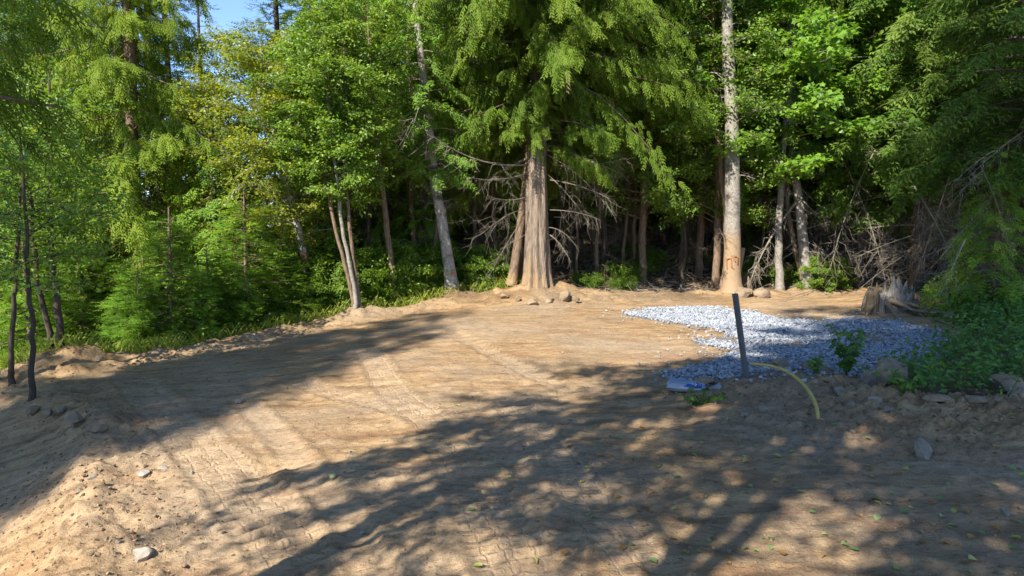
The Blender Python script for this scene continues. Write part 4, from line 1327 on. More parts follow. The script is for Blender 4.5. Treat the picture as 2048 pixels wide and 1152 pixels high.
# saplings on the left in the shade
for uv, lab, bs, sc, r0, sd in [
        ([(122, 660), (108, 560), (98, 450), (102, 330)], 'right stem of the twin sapling on the earth mound at the left', (CLUMP[0] + .06, CLUMP[1]), 5.2, .058, 91),
        ([(100, 655), (76, 580), (72, 520), (60, 400)], 'left leaning stem of the twin sapling on the earth mound', (CLUMP[0] - .10, CLUMP[1] + .05), 4.8, .045, 92),
        ([(62, 740), (66, 660), (56, 560), (52, 450)], 'thin dark sapling standing alone left of the earth mound', gp(64, 800), 4.4, .036, 93),
        ([(22, 720), (28, 640), (32, 540), (40, 420)], 'thin dark sapling nearest the left edge of the picture', gp(22, 770), 4.4, .036, 94)]:
    measured_broadleaf(sd, 'sapling', lab, bs, uv, sc, r0, 'bark_dark', 'alder', tstart=.42, lmax=1.25, nlimb=24, ntw=8, nleaf=15, lsize=.085, up=.5, dirtz=0)
plant('sapling', 'sapling', 'leafy sapling in shade behind the two thin dark ones at the left', 'tree', at(25, 16.8), 2.0, 1.1)

# ------------------------------------------------------------------ trees out of the picture that throw the long shadows
def qs(q, s): return (SH[1] * q + SH[0] * s, -SH[0] * q + SH[1] * s)
G_OUT = 'trees behind the viewer that shade the dirt'
for key, q, s, sc, rz in [
        ('shade_conifer', -11.9, -11.0, 1.0, .3), ('shade_conifer', -10.3, -12.5, 1.0, 1.2), ('shade_conifer', -9.2, -16.0, 1.0, 2.1), ('shade_conifer', -12.6, -14.0, 1.0, 4.1), ('shade_conifer', -11.0, -17.0, 1.0, .9), ('shade_conifer', -9.9, -9.5, .85, 3.3), ('shade_conifer', -11.0, -9.5, .72, 1.3), ('shade_conifer', -11.6, -13.0, 1.1, 5.0), ('hemlock', -9.4, -12.0, .8, 3.9), ('fir', -12.0, -8.0, .8, 5.9), ('fir', -10.6, -8.5, .7, 1.9),
        ('shade_alder', -1.6, -5.5, 1.4, .7), ('shade_alder_open', 3.0, -8.0, 1.5, 1.4), ('shade_conifer', 0.2, -3.5, 1.5, .2), ('shade_conifer', -1.9, -2.6, 1.25, 2.2), ('fir', -14.6, -6.0, .75, 1.0), ('shade_conifer', -8.5, -12.8, .8, 2.7), ('shade_conifer', 2.0, 2.2, 1.6, 1.0), ('shade_conifer', 3.8, -2.5, 1.5, 5.1)]:
    x, y = qs(q, s)
    plant(key, 'shade_tree', 'tree standing outside the picture whose shadow falls on the dirt', 'tree', (x, y), rz, sc, G_OUT)

# the cedar beside the viewer whose boughs hang into the upper left corner
def build_overhang():
    b = (-4.3, 1.0)
    b3 = np.array([b[0], b[1], gz(*b)])
    o = thing('cedar_tree', 'near cedar whose dark drooping boughs hang into the upper left corner', 'tree', tuple(b3))
    w, c = conifer(97, 13, 6.0, 1.9, 'cedar', 80, .12, .45, .16, zfine=9)
    link('trunk', w.mesh('trunk', M['bark_brown'], True), o)
    link('crown', c.mesh('crown', M['cedar']), o)
    for q, (u0, v0, u1, v1, y) in enumerate([(-330, 190, 125, 215, 3.2), (-330, -90, 112, -20, 3.1), (-300, 60, 30, 105, 3.5)]):
        a, e = P(u0, v0, y - .5) - b3, P(u1, v1, y) - b3
        st = np.array([0, 0, a[2] + .3])
        g = Geo()
        pth = bez(st, a + np.array([0, 0, .1]), e, 14)
        tube(g, pth, np.linspace(.03, .005, 14), 7, .5)
        bo = link('bough', g.mesh('bough', M['bark_brown'], True), o)
        n = 190
        s = .35 + .65 * rng.random(n)
        pos = np.stack([np.interp(s, np.linspace(0, 1, 14), pth[:, cc]) for cc in range(3)], -1) + rng.normal(0, .05, (n, 3)) + np.array([0, 0, -1]) * (rng.random(n) ** 2 * .25)[:, None]
        d = norm(e - a)
        sd = np.cross(d, [0, 0, 1])
        ax = d * .5 + sd * rng.normal(0, .35, n)[:, None] + np.array([0, 0, -1]) * rng.uniform(.4, 1.3, n)[:, None]
        gg = Geo()
        stamp(gg, CEDAR_S[0], CEDAR_S[1], pos, frame(ax, sd + rng.normal(0, .5, (n, 3))), .14 * rng.uniform(.6, 1.3, n), rng.uniform(.1, .6, n))
        link('foliage', gg.mesh('foliage', M['cedar']), bo)
build_overhang()

# ------------------------------------------------------------------ ground cover
def build_grass():
    n = 26000
    x = rng.uniform(-22, 1, n)
    y = np.interp(x, EDGE_X, EDGE_Y) + rng.uniform(-.35, 3.6, n)
    keep = (rng.random(n) < .25 + .9 * fbm(x * 1.2, y * 1.2, 71)) & (edge_t(x, y) > -.15 + .4 * rng.random(n))
    x, y = x[keep], y[keep]
    n = len(x)
    g = Geo()
    az = rng.uniform(0, 6.28, n)
    ax = np.stack([np.cos(az) * .5, np.sin(az) * .5, np.full(n, 1.0)], -1)
    nr = np.stack([np.cos(az + 1.2), np.sin(az + 1.2), np.full(n, .2)], -1)
    bv = np.array([[0, .035, 0], [0, -.035, 0], [.55, -.03, .05], [.55, .03, .05], [1, 0, .28]])
    bf = np.array([[0, 1, 2], [0, 2, 3], [3, 2, 4]])
    h = rng.uniform(.12, .42, n) * (.6 + .9 * fbm(x * 2, y * 2, 72))
    stamp(g, bv, bf, with_z(x, y, -.01), frame(ax, nr), h, np.clip(rng.normal(.5, .22, n), 0, 1))
    # small broad leaves mixed in
    m = 14000
    j = rng.integers(0, n, m)
    px = x[j] + rng.normal(0, .15, m); py = y[j] + rng.normal(0, .15, m)
    pos = with_z(px, py, 0) + np.array([0, 0, 1]) * (rng.random(m) * .3)[:, None]
    stamp(g, LEAF_V, LEAF_F, pos, frame(rng.normal(0, 1, (m, 3)) * [1, 1, .4], np.array([-.2, -.3, 1.]) + rng.normal(0, .4, (m, 3))), rng.uniform(.04, .1, m), np.clip(rng.normal(.45, .2, m), 0, 1))
    link('grass', g.mesh('grass', M['grass']), None, 'sunlit yellow green grass and weeds along the left rim', 'stuff')
build_grass()

def build_weeds():
    p = np.array(WEEDS)
    n = 2600
    x = rng.uniform(p[:, 0].min(), min(p[:, 0].max(), 16), n)
    y = rng.uniform(p[:, 1].min(), p[:, 1].max(), n)
    keep = in_poly(x + .3 * rng.normal(size=n), y + .3 * rng.normal(size=n), WEEDS)
    x, y = x[keep], y[keep]
    n = len(x)
    hgt = .28 + .45 * fbm(x * .9, y * .9, 81) * sstep(x, 5.2, 7.2)
    g = Geo()
    top = with_z(x, y) + np.stack([rng.normal(0, .1, n), rng.normal(0, .1, n), hgt], -1)
    twigs(g, with_z(x, y, -.02), top, .006, .002, .2)
    m = 20
    u = rng.random((n, m)) ** .6
    pos = (with_z(x, y)[:, None] * (1 - u[..., None]) + top[:, None] * u[..., None] + rng.normal(0, .10, (n, m, 3)) * [1, 1, .5]).reshape(-1, 3)
    k = len(pos)
    ax = rng.normal(0, 1, (k, 3)) * [1, 1, .35] + [0, 0, -.15]
    nr = np.array([-.1, -.35, 1.0]) + rng.normal(0, .4, (k, 3))
    tint = np.clip(np.repeat(.2 + .45 * fbm(x * 1.5, y * 1.5, 83) + rng.normal(0, .08, n), m) + rng.normal(0, .13, k) + .1 * u.ravel(), 0, 1)
    stamp(g, LEAF_V, LEAF_F, pos, frame(ax, nr), rng.uniform(.05, .12, k), tint)
    link('weeds', g.mesh('weeds', M['weed']), None, 'dense knee high green weeds in shade at the right', 'stuff')
    print('weed leaves', k)
build_weeds()

def build_litter():
    """Twigs, fallen sticks and dry leaves on the forest floor."""
    g = Geo()
    n = 9000
    x, y = [], []
    u = rng.uniform(560, 2060, n)
    d = rng.uniform(19, 33, n)
    x = (u - 1024) / F * d
    y = d
    keep = edge_t(x, y) > .25
    x, y = x[keep], y[keep]
    n = len(x)
    az = rng.uniform(0, 6.28, n)
    L = rng.uniform(.08, .55, n) * np.where(rng.random(n) < .06, 3, 1)
    a = with_z(x, y, .02 + .08 * rng.random(n))
    x2, y2 = x + np.cos(az) * L, y + np.sin(az) * L
    b = with_z(x2, y2, .03 + .25 * rng.random(n) ** 3)
    twigs(g, a, b, rng.uniform(.004, .014, n), .003, rng.uniform(.2, 1, n))
    link('fallen_twigs', g.mesh('fallen_twigs', M['twig']), None, 'grey twigs and sticks littering the dark forest floor', 'stuff')
    g = Geo()
    m = 16000
    u = rng.uniform(1080, 2060, m); d = rng.uniform(19.3, 31, m)
    x, y = (u - 1024) / F * d, d
    k = edge_t(x, y) > .3
    x, y = x[k], y[k]
    m = len(x)
    stamp(g, LEAF_V, LEAF_F, with_z(x, y, .015 + .02 * rng.random(m)), frame(rng.normal(0, 1, (m, 3)) * [1, 1, .15], np.array([0, 0, 1.]) + rng.normal(0, .35, (m, 3))), rng.uniform(.05, .13, m), rng.random(m))
    link('leaf_litter', g.mesh('leaf_litter', M['deadleaf']), None, 'brown leaf litter on the rising forest floor', 'stuff')
build_litter()

# ferns on the left rim
g = Geo()
for q in range(11):
    az = q * .571 + random.uniform(-.1, .1)
    L = random.uniform(.8, 1.1)
    for s in range(6):
        t0, t1 = s / 6, (s + 1) / 6
    o_ = np.array([math.cos(az), math.sin(az), .75])
    stamp(g, *FERN_S, np.array([[0, 0, .02]]), frame(o_[None], np.array([[-math.cos(az) * .6, -math.sin(az) * .6, 1]])), L, random.uniform(.3, .8))
v = np.concatenate(g.v)
for vv in g.v: vv[:, 2] -= .45 * (vv[:, 0] ** 2 + vv[:, 1] ** 2)
FERN = g.mesh('fronds', M['fern'])
for i, (u, y, sc) in enumerate([(565, 17.3, .8), (595, 17.5, .75), (620, 17.9, .7), (545, 17.0, .7), (655, 18.2, .6), (480, 16.6, .6), (370, 15.6, .6), (770, 19.0, .6), (950, 20.0, .55), (975, 20.3, .6), (340, 15.4, .5)]):
    x, y = at(u, y)
    o = link('fern', FERN)
    o.location = (x, y, gz(x, y))
    o.rotation_euler = (0, 0, i * 1.3)
    o.scale = (sc,) * 3
    tag(o, 'bright green fern on the grassy rim under the young trees', 'fern', 'ferns along the rim')

# ------------------------------------------------------------------ withered branch and slash at the right
for q, (u0, v0, d0, u1, v1, d1, nt, mat, lab) in enumerate([
        (1690, 330, 20.2, 1770, 560, 19.0, 30, 'twig', 'grey dead branch leaning from the hemlock towards the stump'),
        (1750, 300, 19.4, 1660, 540, 19.2, 34, 'twig', 'dead twiggy branch sloping left behind the stump'),
        (1900, 350, 17.0, 1830, 560, 16.2, 34, 'twig_dark', 'brown dead branch drooping right of the stump'),
        (1820, 360, 18.0, 1915, 545, 16.6, 36, 'twig', 'pale dead branch sloping down to the weeds'),
        (1960, 330, 16.0, 2030, 540, 15.0, 30, 'twig_dark', 'brown dead branch near the right edge above the weeds'),
        (1650, 380, 21.0, 1700, 520, 20.4, 26, 'twig', 'short dead branch right of the pale crooked trunk'),
        (1930, 480, 15.4, 1880, 590, 14.8, 18, 'twig', 'forked grey stick rising behind the weeds')]):
    a, e = P(u0, v0, d0), P(u1, v1, d1)
    c = thing('dead_branch', lab, 'branch', tuple(e))
    g = dead_branch(500 + q, a - e, (0, 0, 0), .05, .018, nt, .7, .5)
    link('stem', g.mesh('stem', M[mat], True), c)
def build_withered():
    c0 = np.array(gp3(1985, 600))
    o = thing('withered_branch', 'cut branch of withered tan leaves lying on the weeds at the right', 'branch', tuple(c0))
    g = Geo()
    tube(g, [(-1.2, .3, .3), (-.3, .1, .45), (.8, -.2, .4)], [.03, .02, .01], 6)
    link('stem', g.mesh('stem', M['twig'], True), o)
    g = Geo()
    n = 420
    pos = np.stack([rng.uniform(-1.3, 1.1, n), rng.normal(0, .35, n), .35 + rng.normal(0, .22, n)], -1)
    stamp(g, LEAF_V, LEAF_F, pos, frame(rng.normal(0, .6, (n, 3)) + [0, 0, -.8], rng.normal(0, 1, (n, 3)) + [-.3, -.8, .2]), rng.uniform(.08, .16, n), rng.random(n))
    link('foliage', g.mesh('foliage', M['deadleaf']), o)
build_withered()

# ------------------------------------------------------------------ the rotten stump
def build_stump():
    b = gp(1785, 632)
    b3 = np.array([b[0], b[1] + .5, gz(b[0], b[1] + .5)])
    k = b[1] / F
    o = thing('rotten_stump', 'jagged grey rotten tree stump beyond the gravel patch', 'stump', tuple(b3))
    rs = np.random.default_rng(12)
    def shard(name, x0, w, h, lean, depth, mat, y=0, seed=0):
        """A splintered upright slab of wood with a broken top and grooved faces."""
        g = Geo()
        seg, n = 26, 14
        a = np.linspace(0, 2 * math.pi, seg, endpoint=False)
        zz = np.linspace(-.15, 1, n)
        A, Z = np.meshgrid(a, zz)
        gr = 1 + .16 * (vnoise(A * 4.1 + seed * 7, Z * 1.5, seed) - .5) + .12 * (vnoise(A * 9 + seed, Z * 2, seed + 3) - .5)
        wd = (1.12 - .16 * Z) * gr
        topj = h * (1 - .50 * vnoise(A * 2.3 + seed, Z * 0, seed + 5) - .25 * vnoise(A * 6, Z * 0, seed + 6))
        X = x0 + w / 2 * wd * np.cos(A) + lean * np.maximum(Z, 0) * h
        Y = y + depth / 2 * wd * np.sin(A)
        ZZ = np.where(Z > 0, Z * topj, Z)
        v = np.stack([X, Y, ZZ], -1)
        i = np.arange(n - 1)[:, None] * seg
        j = np.arange(seg)[None]
        kk = (j + 1) % seg
        g.add(v.reshape(-1, 3), np.stack([i + j, i + kk, i + seg + kk, i + seg + j], -1).reshape(-1, 4), .45)
        c = np.vstack([v[-1].mean(0)[None] - [0, 0, .12 * h], v[-1]])
        g.add(c, np.array([[0, 1 + q, 1 + (q + 1) % seg] for q in range(seg)]), .4)
        link(name, g.mesh(name, M[mat], True), o)
    shard('body', .0, 42 * k * 1.5, 58 * k, .05, .5, 'stumpwood', .1, 1)
    shard('splinter', -30 * k, 24 * k, 70 * k, .02, .24, 'stumptan', -.2, 2)
    shard('splinter', 24 * k, 38 * k, 88 * k, .14, .30, 'stumpwood', .0, 3)
    shard('splinter', 4 * k, 18 * k, 80 * k, .15, .2, 'stumpwood', .05, 4)
    shard('splinter', 42 * k, 20 * k, 66 * k, .18, .2, 'stumpwood', -.05, 6)
    shard('splinter', -12 * k, 16 * k, 52 * k, .05, .2, 'stumpwood', -.22, 7)
    shard('splinter', 62 * k, 16 * k, 40 * k, .25, .16, 'stumpwood', .0, 8)
    for q, (dx, dy, L) in enumerate([(-.55, -.5, .7), (-.1, -.75, .6), (.5, -.5, .8), (.9, -.2, .7)]):
        g = Geo()
        e = np.array([dx * 1.3, dy * 1.3, 0])
        e[2] = gz(b3[0] + e[0], b3[1] + e[1]) - b3[2]
        tube(g, bez(np.array([dx * .3, dy * .2, .3]), np.array([dx * .8, dy * .7, .22]), e, 7), np.linspace(.07, .02, 7), 9, .8, .15)
        link('root', g.mesh('root', M['stumpwood'], True), o)
build_stump()
for q, (u0, v0, u1, v1, r_, lab) in enumerate([
        (1870, 640, 1940, 668, .03, 'dark fallen stick beside the weeds right of the stump'),
        (1700, 528, 1760, 520, .12, 'short reddish log lying on the lit forest floor left of the stump'),
        (1705, 566, 1760, 560, .09, 'tan broken log on the forest floor just behind the stump'),
        (1636, 580, 1560, 606, .012, 'thin bent stick lying on the dirt below the pale crooked trunk'),
        (1300, 560, 1450, 548, .02, 'long pale stick lying in the dark behind the rim left of the tall trunk')]):
    s, e = np.array(gp3(u0, v0)), np.array(gp3(u1, v1))
    m = (s + e) / 2
    o = thing('fallen_log' if r_ > .05 else 'fallen_stick', lab, 'log' if r_ > .05 else 'stick', tuple(m))
    g = Geo()
    tube(g, bez(s - m + [0, 0, r_ * .8], np.array([0, .05, r_ * 1.5 + .03]), e - m + [0, 0, r_ * .8], 8), np.linspace(r_, r_ * .6, 8), 10, .5, .12)
    link('stem', g.mesh('stem', M['stumptan' if r_ > .05 else 'twig'], True), o)

# ------------------------------------------------------------------ pipe, conduit, cement sack
def build_pipe():
    b = np.array(gp3(1492, 766))
    t = P(1470, 588, b[1] - .02)
    o = thing('grey_pipe', 'dark grey plastic pipe standing upright in the soil by the gravel', 'pipe', tuple(b))
    g = Geo()
    d = norm(t - b)
    L = np.linalg.norm(t - b)
    r_ = .040
    path = [d * s for s in (-.2, L * .33, L * .66, L, L, L - .5)]
    tube(g, path[:4], r_, 28, [1.3, .8, .45, .4], cap=False)
    link('tube', g.mesh('tube', M['pipe'], True), o)
    g = Geo()
    a = np.linspace(0, 2 * math.pi, 28, endpoint=False)
    u = norm(np.cross(d, [0, 1, 0])); w = np.cross(d, u)
    ring = lambda rr, s: d * s + rr * (np.cos(a)[:, None] * u + np.sin(a)[:, None] * w)
    v = np.vstack([ring(r_, L), ring(r_ - .006, L), ring(r_ - .006, L - .45)])
    j = np.arange(28); k = (j + 1) % 28
    g.add(v, np.vstack([np.stack([j, k, 28 + k, 28 + j], -1), np.stack([28 + j, 28 + k, 56 + k, 56 + j], -1)]))
    link('rim', g.mesh('rim', M['pipe'], False), o)
build_pipe()

def build_conduit():
    b = np.array(gp3(1636, 845))
    pts = [b + [0, 0, -.15], P(1637, 840, b[1]), P(1634, 815, b[1] + .12), P(1622, 786, b[1] + .35), P(1602, 762, b[1] + .62), P(1575, 742, b[1] + .9), P(1540, 730, b[1] + 1.15), P(1500, 727, b[1] + 1.35)]
    pts = np.array(pts)
    tt = np.linspace(0, len(pts) - 1, 40)
    q = np.stack([np.interp(tt, np.arange(len(pts)), pts[:, c]) for c in range(3)], -1)
    for _ in range(8): q[1:-1] = .5 * q[1:-1] + .25 * (q[:-2] + q[2:])
    o = thing('yellow_conduit', 'yellow plastic conduit bending out of the soil in an arc beside the grey pipe', 'conduit', tuple(b))
    g = Geo()
    tube(g, q - b, .020, 16, .5, cap=False)
    tube(g, (q - b)[::-1][:6], .016, 16, .1, cap=True)
    link('tube', g.mesh('tube', M['hose'], True), o)
build_conduit()

def build_sack():
    b = np.array(gp3(1372, 782))
    o = thing('cement_sack', 'torn open pale paper cement sack with a blue print lying by the gravel', 'sack', tuple(b), R(-14), None, .84)
    W, D, H = .30, .21, .135
    n, m = 26, 18
    g = Geo()
    u = np.linspace(-1, 1, n); v = np.linspace(-1, 1, m)
    U, V = np.meshgrid(u, v)
    prof = (1 - np.abs(U) ** 5) ** .5 * (1 - np.abs(V) ** 5) ** .5
    wr = .016 * (fbm(U * 4 + 3, V * 4 + 2, 91) - .5) + .010 * (fbm(U * 11, V * 11, 92) - .5)
    X = U * W * (1 + .03 * np.sin(V * 5)); Y = V * D
    top = H * (.5 + .5 * prof) * (1 - .15 * U) + wr * prof * 2.2
    bot = H * (.5 - .5 * prof)
    i = np.arange(m - 1)[:, None] * n + np.arange(n - 1)[None]
    f = np.stack([i, i + 1, i + n + 1, i + n], -1).reshape(-1, 4)
    g.add(np.stack([X, Y, top], -1).reshape(-1, 3), f, .5)
    g.add(np.stack([X, Y, bot], -1).reshape(-1, 3), f[:, ::-1], .4)
    body = link('body', g.mesh('body', M['bag'], True), o)
    def topz(x, y):
        uu, vv = x / W, y / D
        p = np.sqrt(np.maximum(1 - np.abs(uu) ** 5, 0)) * np.sqrt(np.maximum(1 - np.abs(vv) ** 5, 0))
        w2 = .016 * (fbm(uu * 4 + 3, vv * 4 + 2, 91) - .5) + .010 * (fbm(uu * 11, vv * 11, 92) - .5)
        return H * (.5 + .5 * p) * (1 - .15 * uu) + w2 * p * 2.2 + .004
    def patch(name, poly, mat, parent, dz=0.0):
        poly = np.array(poly, float)
        N_ = 14
        t = np.linspace(0, 1, N_)
        A_, B_, C_, D_ = poly
        pts = np.array([[(A_ * (1 - s) + B_ * s) * (1 - q) + (D_ * (1 - s) + C_ * s) * q for s in t] for q in t])
        z = topz(pts[..., 0], pts[..., 1]) + dz
        ii = np.arange(N_ - 1)[:, None] * N_ + np.arange(N_ - 1)[None]
        ff = np.stack([ii, ii + 1, ii + N_ + 1, ii + N_], -1).reshape(-1, 4)
        gg = Geo()
        gg.add(np.dstack([pts, z]).reshape(-1, 3), ff)
        return link(name, gg.mesh(name, M[mat], True), parent)
    em = patch('emblem', [(-.04, -.195), (.24, -.195), (.24, .02), (.16, -.02)], 'blue', body)
    def text(s, size, loc, rz, mat, parent, name):
        cu = bpy.data.curves.new(name, 'FONT')
        cu.body = s
        cu.size = size
        t = bpy.data.objects.new(name, cu)
        COL.objects.link(t)
        dg = bpy.context.evaluated_depsgraph_get()
        me = bpy.data.meshes.new_from_object(t.evaluated_get(dg))
        bpy.data.objects.remove(t)
        co = np.array([q.co[:] for q in me.vertices])
        c_, s_ = math.cos(rz), math.sin(rz)
        x = loc[0] + co[:, 0] * c_ - co[:, 1] * s_
        y = loc[1] + co[:, 0] * s_ + co[:, 1] * c_
        z = topz(x, y) + .006
        me.vertices.foreach_set('co', np.stack([x, y, z], -1).astype(np.float32).ravel())
        me.materials.clear()
        me.materials.append(M[mat])
        link(name, me, parent)
    text('Qu', .11, (.08, -.15), .1, 'white', em, 'lettering')
    text('VVA', .13, (-.22, .06), 0, 'paleblue', body, 'lettering')
    g = Geo()
    t = np.linspace(0, 1, 12); s = np.linspace(-1, 1, 12)
    S, T_ = np.meshgrid(s, t)
    z = .12 + .05 * np.sin(T_ * 4 + S * 2) + .05 * T_ * np.cos(S * 5) - .03 * S * S
    i = np.arange(11)[:, None] * 12 + np.arange(11)[None]
    ff = np.stack([i, i + 1, i + 13, i + 12], -1).reshape(-1, 4)
    g.add(np.stack([.12 + T_ * .38, .16 + S * .10 + .04 * T_, z], -1).reshape(-1, 3), ff)
    link('torn_flap', g.mesh('torn_flap', M['kraft'], True), o, 'dark brown torn flap at the open end')
    g = Geo()
    rs = np.random.default_rng(5)
    A_ = np.linspace(0, 6.283, 25)[:-1]
    rr = 1 + .25 * rs.normal(size=24)
    ring = np.stack([.36 + .20 * rr * np.cos(A_), .02 + .16 * rr * np.sin(A_), np.zeros(24)], -1)
    cr, sr = math.cos(R(-14)), math.sin(R(-14))
    for q in ring: q[2] = gz(b[0] + q[0] * cr - q[1] * sr, b[1] + q[0] * sr + q[1] * cr) - b[2] + .004
    g.add(np.vstack([[[.36, .02, .05]], ring]), np.array([[0, 1 + q, 1 + (q + 1) % 24] for q in range(24)]))
    link('spilled_powder', g.mesh('spilled_powder', M['powder'], True), o)
build_sack()

# ------------------------------------------------------------------ single small plants and fallen leaves
def weed_plant(u, v, h, label, seed, nst=5, spread=.3, lsize=.1):
    b = np.array(gp3(u, v))
    hh = h * b[1] / F
    o = thing('weed_plant', label, 'plant', tuple(b))
    rs = np.random.default_rng(seed)
    g, c = Geo(), Geo()
    for q in range(nst):
        az = rs.uniform(0, 6.28)
        e = np.array([math.cos(az) * spread * hh, math.sin(az) * spread * hh, hh * rs.uniform(.7, 1.0)])
        p = bez(np.zeros(3), e * [.2, .2, .5], e, 6)
        tube(g, p, np.linspace(.007, .003, 6), 5)
        n = 16
        s = rs.uniform(.2, 1, n)
        pos = np.stack([np.interp(s, np.linspace(0, 1, 6), p[:, cc]) for cc in range(3)], -1)
        ax = rs.normal(0, 1, (n, 3)) * [1, 1, .3] + [0, 0, -.5]
        stamp(c, LEAF_V, LEAF_F, pos, frame(ax, rs.normal(0, .5, (n, 3)) + [0, -.5, 1]), lsize * rs.uniform(.6, 1.3, n), np.clip(rs.normal(.4, .25, n), 0, 1))
    link('stem', g.mesh('stem', M['twig_dark'], True), o)
    link('leaves', c.mesh('leaves', M['weed']), o)
weed_plant(1692, 752, 110, 'drooping leafy weed growing alone at the near edge of the gravel', 1, 9, .28, .13)
weed_plant(1630, 752, 45, 'small yellowish weed between the conduit and the taller weed', 2, 4, .5, .08)
weed_plant(1757, 762, 55, 'thin single stemmed weed between the two rocks by the gravel', 3, 2, .12, .06)
weed_plant(1395, 812, 34, 'flattened dark weed on the dirt in front of the cement sack', 4, 6, 1.5, .08)
weed_plant(1815, 790, 50, 'small leafy weed at the front corner of the weed patch', 5, 5, .6, .1)

def build_fallen_leaves():
    rs = np.random.default_rng(77)
    shapes = []
    for q in range(4):
        t = np.linspace(0, 1, 6)
        wd = np.array([.02, .26, .36, .32, .18, .01])
        v, f = [], []
        for i in range(6):
            curl = (.10, .22, .35, .15)[q]
            for s in (-1, 0, 1):
                v.append([t[i] - .5, s * wd[i], curl * abs(s) * wd[i] * 1.6 + (.12 - .10 * q) * (t[i] - .5) ** 2 * 2 + .02])
        for i in range(5):
            for s in range(2):
                k = i * 3 + s
                f.append([k, k + 3, k + 4, k + 1])
        shapes.append((np.array(v), np.array(f)))
    meshes = {}
    for mk in ('gleaf', 'yleaf', 'bleaf'):
        for q, (v, f) in enumerate(shapes):
            g = Geo()
            g.add(v, f, .25 + .18 * q)
            meshes[mk, q] = g.mesh('fallen_leaf', M[mk], True)
    lab = {'gleaf': 'green fallen leaf lying on the shaded dirt in the foreground', 'yleaf': 'pale yellow green fallen leaf lying on the dirt in the foreground', 'bleaf': 'curled brown fallen leaf lying on the dirt in the foreground'}
    grp = {'gleaf': 'green fallen leaves on the dirt', 'yleaf': 'yellow green fallen leaves on the dirt', 'bleaf': 'brown fallen leaves on the dirt'}
    spots = [(1040, 1046, 'gleaf'), (943, 1025, 'gleaf'), (1265, 1093, 'gleaf'), (1305, 1122, 'gleaf'), (955, 1145, 'yleaf'), (1735, 935, 'yleaf'), (1640, 925, 'yleaf'), (1755, 1012, 'yleaf'), (1775, 1014, 'yleaf'), (1785, 990, 'gleaf'), (1808, 1030, 'gleaf'), (1880, 1001, 'gleaf'), (1865, 1055, 'gleaf'), (1905, 1055, 'gleaf'), (1945, 1123, 'yleaf'), (1895, 853, 'yleaf'), (1955, 860, 'gleaf'), (1800, 925, 'gleaf'), (1410, 1000, 'gleaf'), (1500, 978, 'gleaf'), (1355, 956, 'gleaf'), (1475, 890, 'gleaf'), (1512, 895, 'yleaf'), (1560, 866, 'yleaf'), (1300, 983, 'bleaf'), (1565, 1115, 'bleaf'), (1645, 1120, 'bleaf'), (1720, 1037, 'bleaf'), (1910, 1026, 'bleaf'), (1930, 1032, 'bleaf'), (1668, 853, 'gleaf'), (1480, 800, 'gleaf'), (1540, 797, 'gleaf'), (1185, 800, 'gleaf'), (1745, 957, 'yleaf'), (1785, 955, 'bleaf'), (1625, 932, 'bleaf'), (1585, 905, 'gleaf'), (1550, 958, 'gleaf'), (1895, 975, 'gleaf'), (1290, 1020, 'bleaf'), (1240, 880, 'gleaf'), (915, 815, 'yleaf'), (1375, 1095, 'bleaf'), (1490, 1100, 'gleaf'), (1690, 1100, 'gleaf'), (2030, 1080, 'yleaf'), (2025, 935, 'gleaf'), (1990, 905, 'bleaf')]
    for _ in range(95):
        u = 1000 + 1048 * rs.random() ** .7
        v = rs.uniform(800, 1150)
        spots.append((u, v, rs.choice(['gleaf', 'yleaf', 'bleaf', 'bleaf'])))
    for u, v, mk in spots:
        x, y = gp(u, v)
        o = link('fallen_leaf', meshes[mk, int(rs.integers(0, 4))])
        o.location = (x, y, gz(x, y) + .012)
        o.rotation_euler = (rs.normal(0, .2), rs.normal(0, .2), rs.uniform(0, 6.28))
        s = rs.uniform(.045, .085)
        o.scale = (s, s, s)
        spot = 'below the grey pipe and the sack' if v < 900 and u < 1640 else 'near the foot of the green weeds' if v < 900 else 'around the rounded grey stone' if u > 1640 and v < 1010 else 'in the bottom right corner' if u > 1640 else 'near the bottom edge' if v > 1010 else 'in the middle of the shaded foreground'
        tag(o, {'gleaf': 'green', 'yleaf': 'pale yellow green', 'bleaf': 'curled brown'}[mk] + ' fallen leaf ' + spot, 'leaf', grp[mk])
build_fallen_leaves()

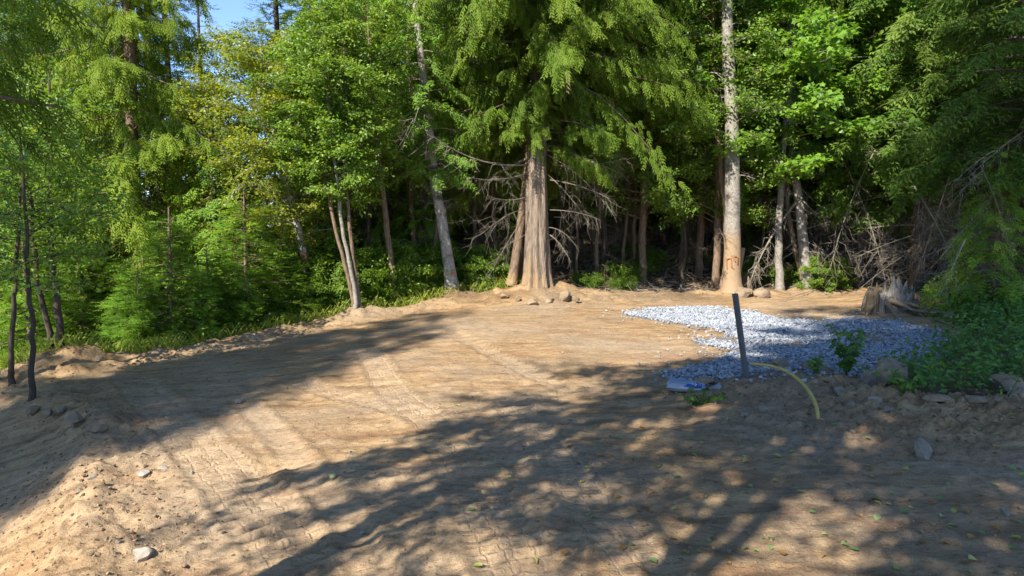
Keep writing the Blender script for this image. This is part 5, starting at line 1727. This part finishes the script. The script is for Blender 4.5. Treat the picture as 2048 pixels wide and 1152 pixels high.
# the pale green fruit lying by the track
import bmesh
bm = bmesh.new()
bmesh.ops.create_uvsphere(bm, u_segments=16, v_segments=10, radius=.032)
for v in bm.verts:
    r2 = math.hypot(v.co.x, v.co.y) / .032
    v.co.z *= .92
    if v.co.z > 0: v.co.z -= .010 * max(0, 1 - r2 * 2.2)
me = bpy.data.meshes.new('green_apple')
bm.to_mesh(me)
bm.free()
me.materials.append(M['apple'])
for p_ in me.polygons: p_.use_smooth = True
x, y = gp(665, 962)
o = link('green_apple', me)
o.location = (x, y, gz(x, y) + .028)
tag(o, 'small pale green apple lying on the sunlit dirt by the track', 'apple')
st = Geo()
tube(st, [(0, 0, .018), (.002, 0, .03), (.006, 0, .04)], .002, 5)
link('stalk', st.mesh('stalk', M['twig_dark'], True), o)
MARKS = [(115, 'sapling mound'), (285, 'light green cedar'), (640, 'leaning birch'), (712, 'three thin stems'), (790, 'thin brown alder'), (905, 'pale fir'), (1075, 'big cedar'), (1465, 'tall grey trunk'), (1612, 'pale crooked trunk'), (1790, 'rotten stump')]
def column(o):
    x, y, z = o.location
    return 1024 + F * x / max(y, .1)
def where(u):
    if u < MARKS[0][0]: return 'left of the ' + MARKS[0][1]
    for (a, na), (b, nb) in zip(MARKS[:-1], MARKS[1:]):
        if u < b: return 'between the %s and the %s' % (na, nb)
    return 'right of the ' + MARKS[-1][1]
ORD = ['leftmost', 'second from the left', 'third from the left', 'fourth from the left', 'fifth from the left', 'sixth from the left', 'seventh from the left', 'eighth from the left']
slots = {}
for o in [q for q in scene.objects if q.get('group')]:
    g_ = o['group']
    if g_ in (G_BACK, G_POLE, G_LOW, G_SH): slots.setdefault((g_, where(column(o))), []).append(o)
for (g_, w_), os_ in slots.items():
    os_.sort(key=column)
    for k_, o in enumerate(os_):
        if g_ == G_BACK: o['label'] = 'dark conifer deep in the forest, ' + w_
        elif g_ == G_POLE: o['label'] = 'thin bare trunk in shade, ' + w_
        elif g_ == G_LOW: o['label'] = 'low green forest floor plant ' + w_
        else: o['label'] = ('leafy shrub ' + w_) if len(os_) == 1 else 'leafy shrub, %s, %s' % (ORD[k_], w_)
print('tris', sum(sum(len(p.vertices) - 2 for p in m.polygons) if len(m.polygons) < 2000 else len(m.loops) - 2 * len(m.polygons) for m in bpy.data.meshes))
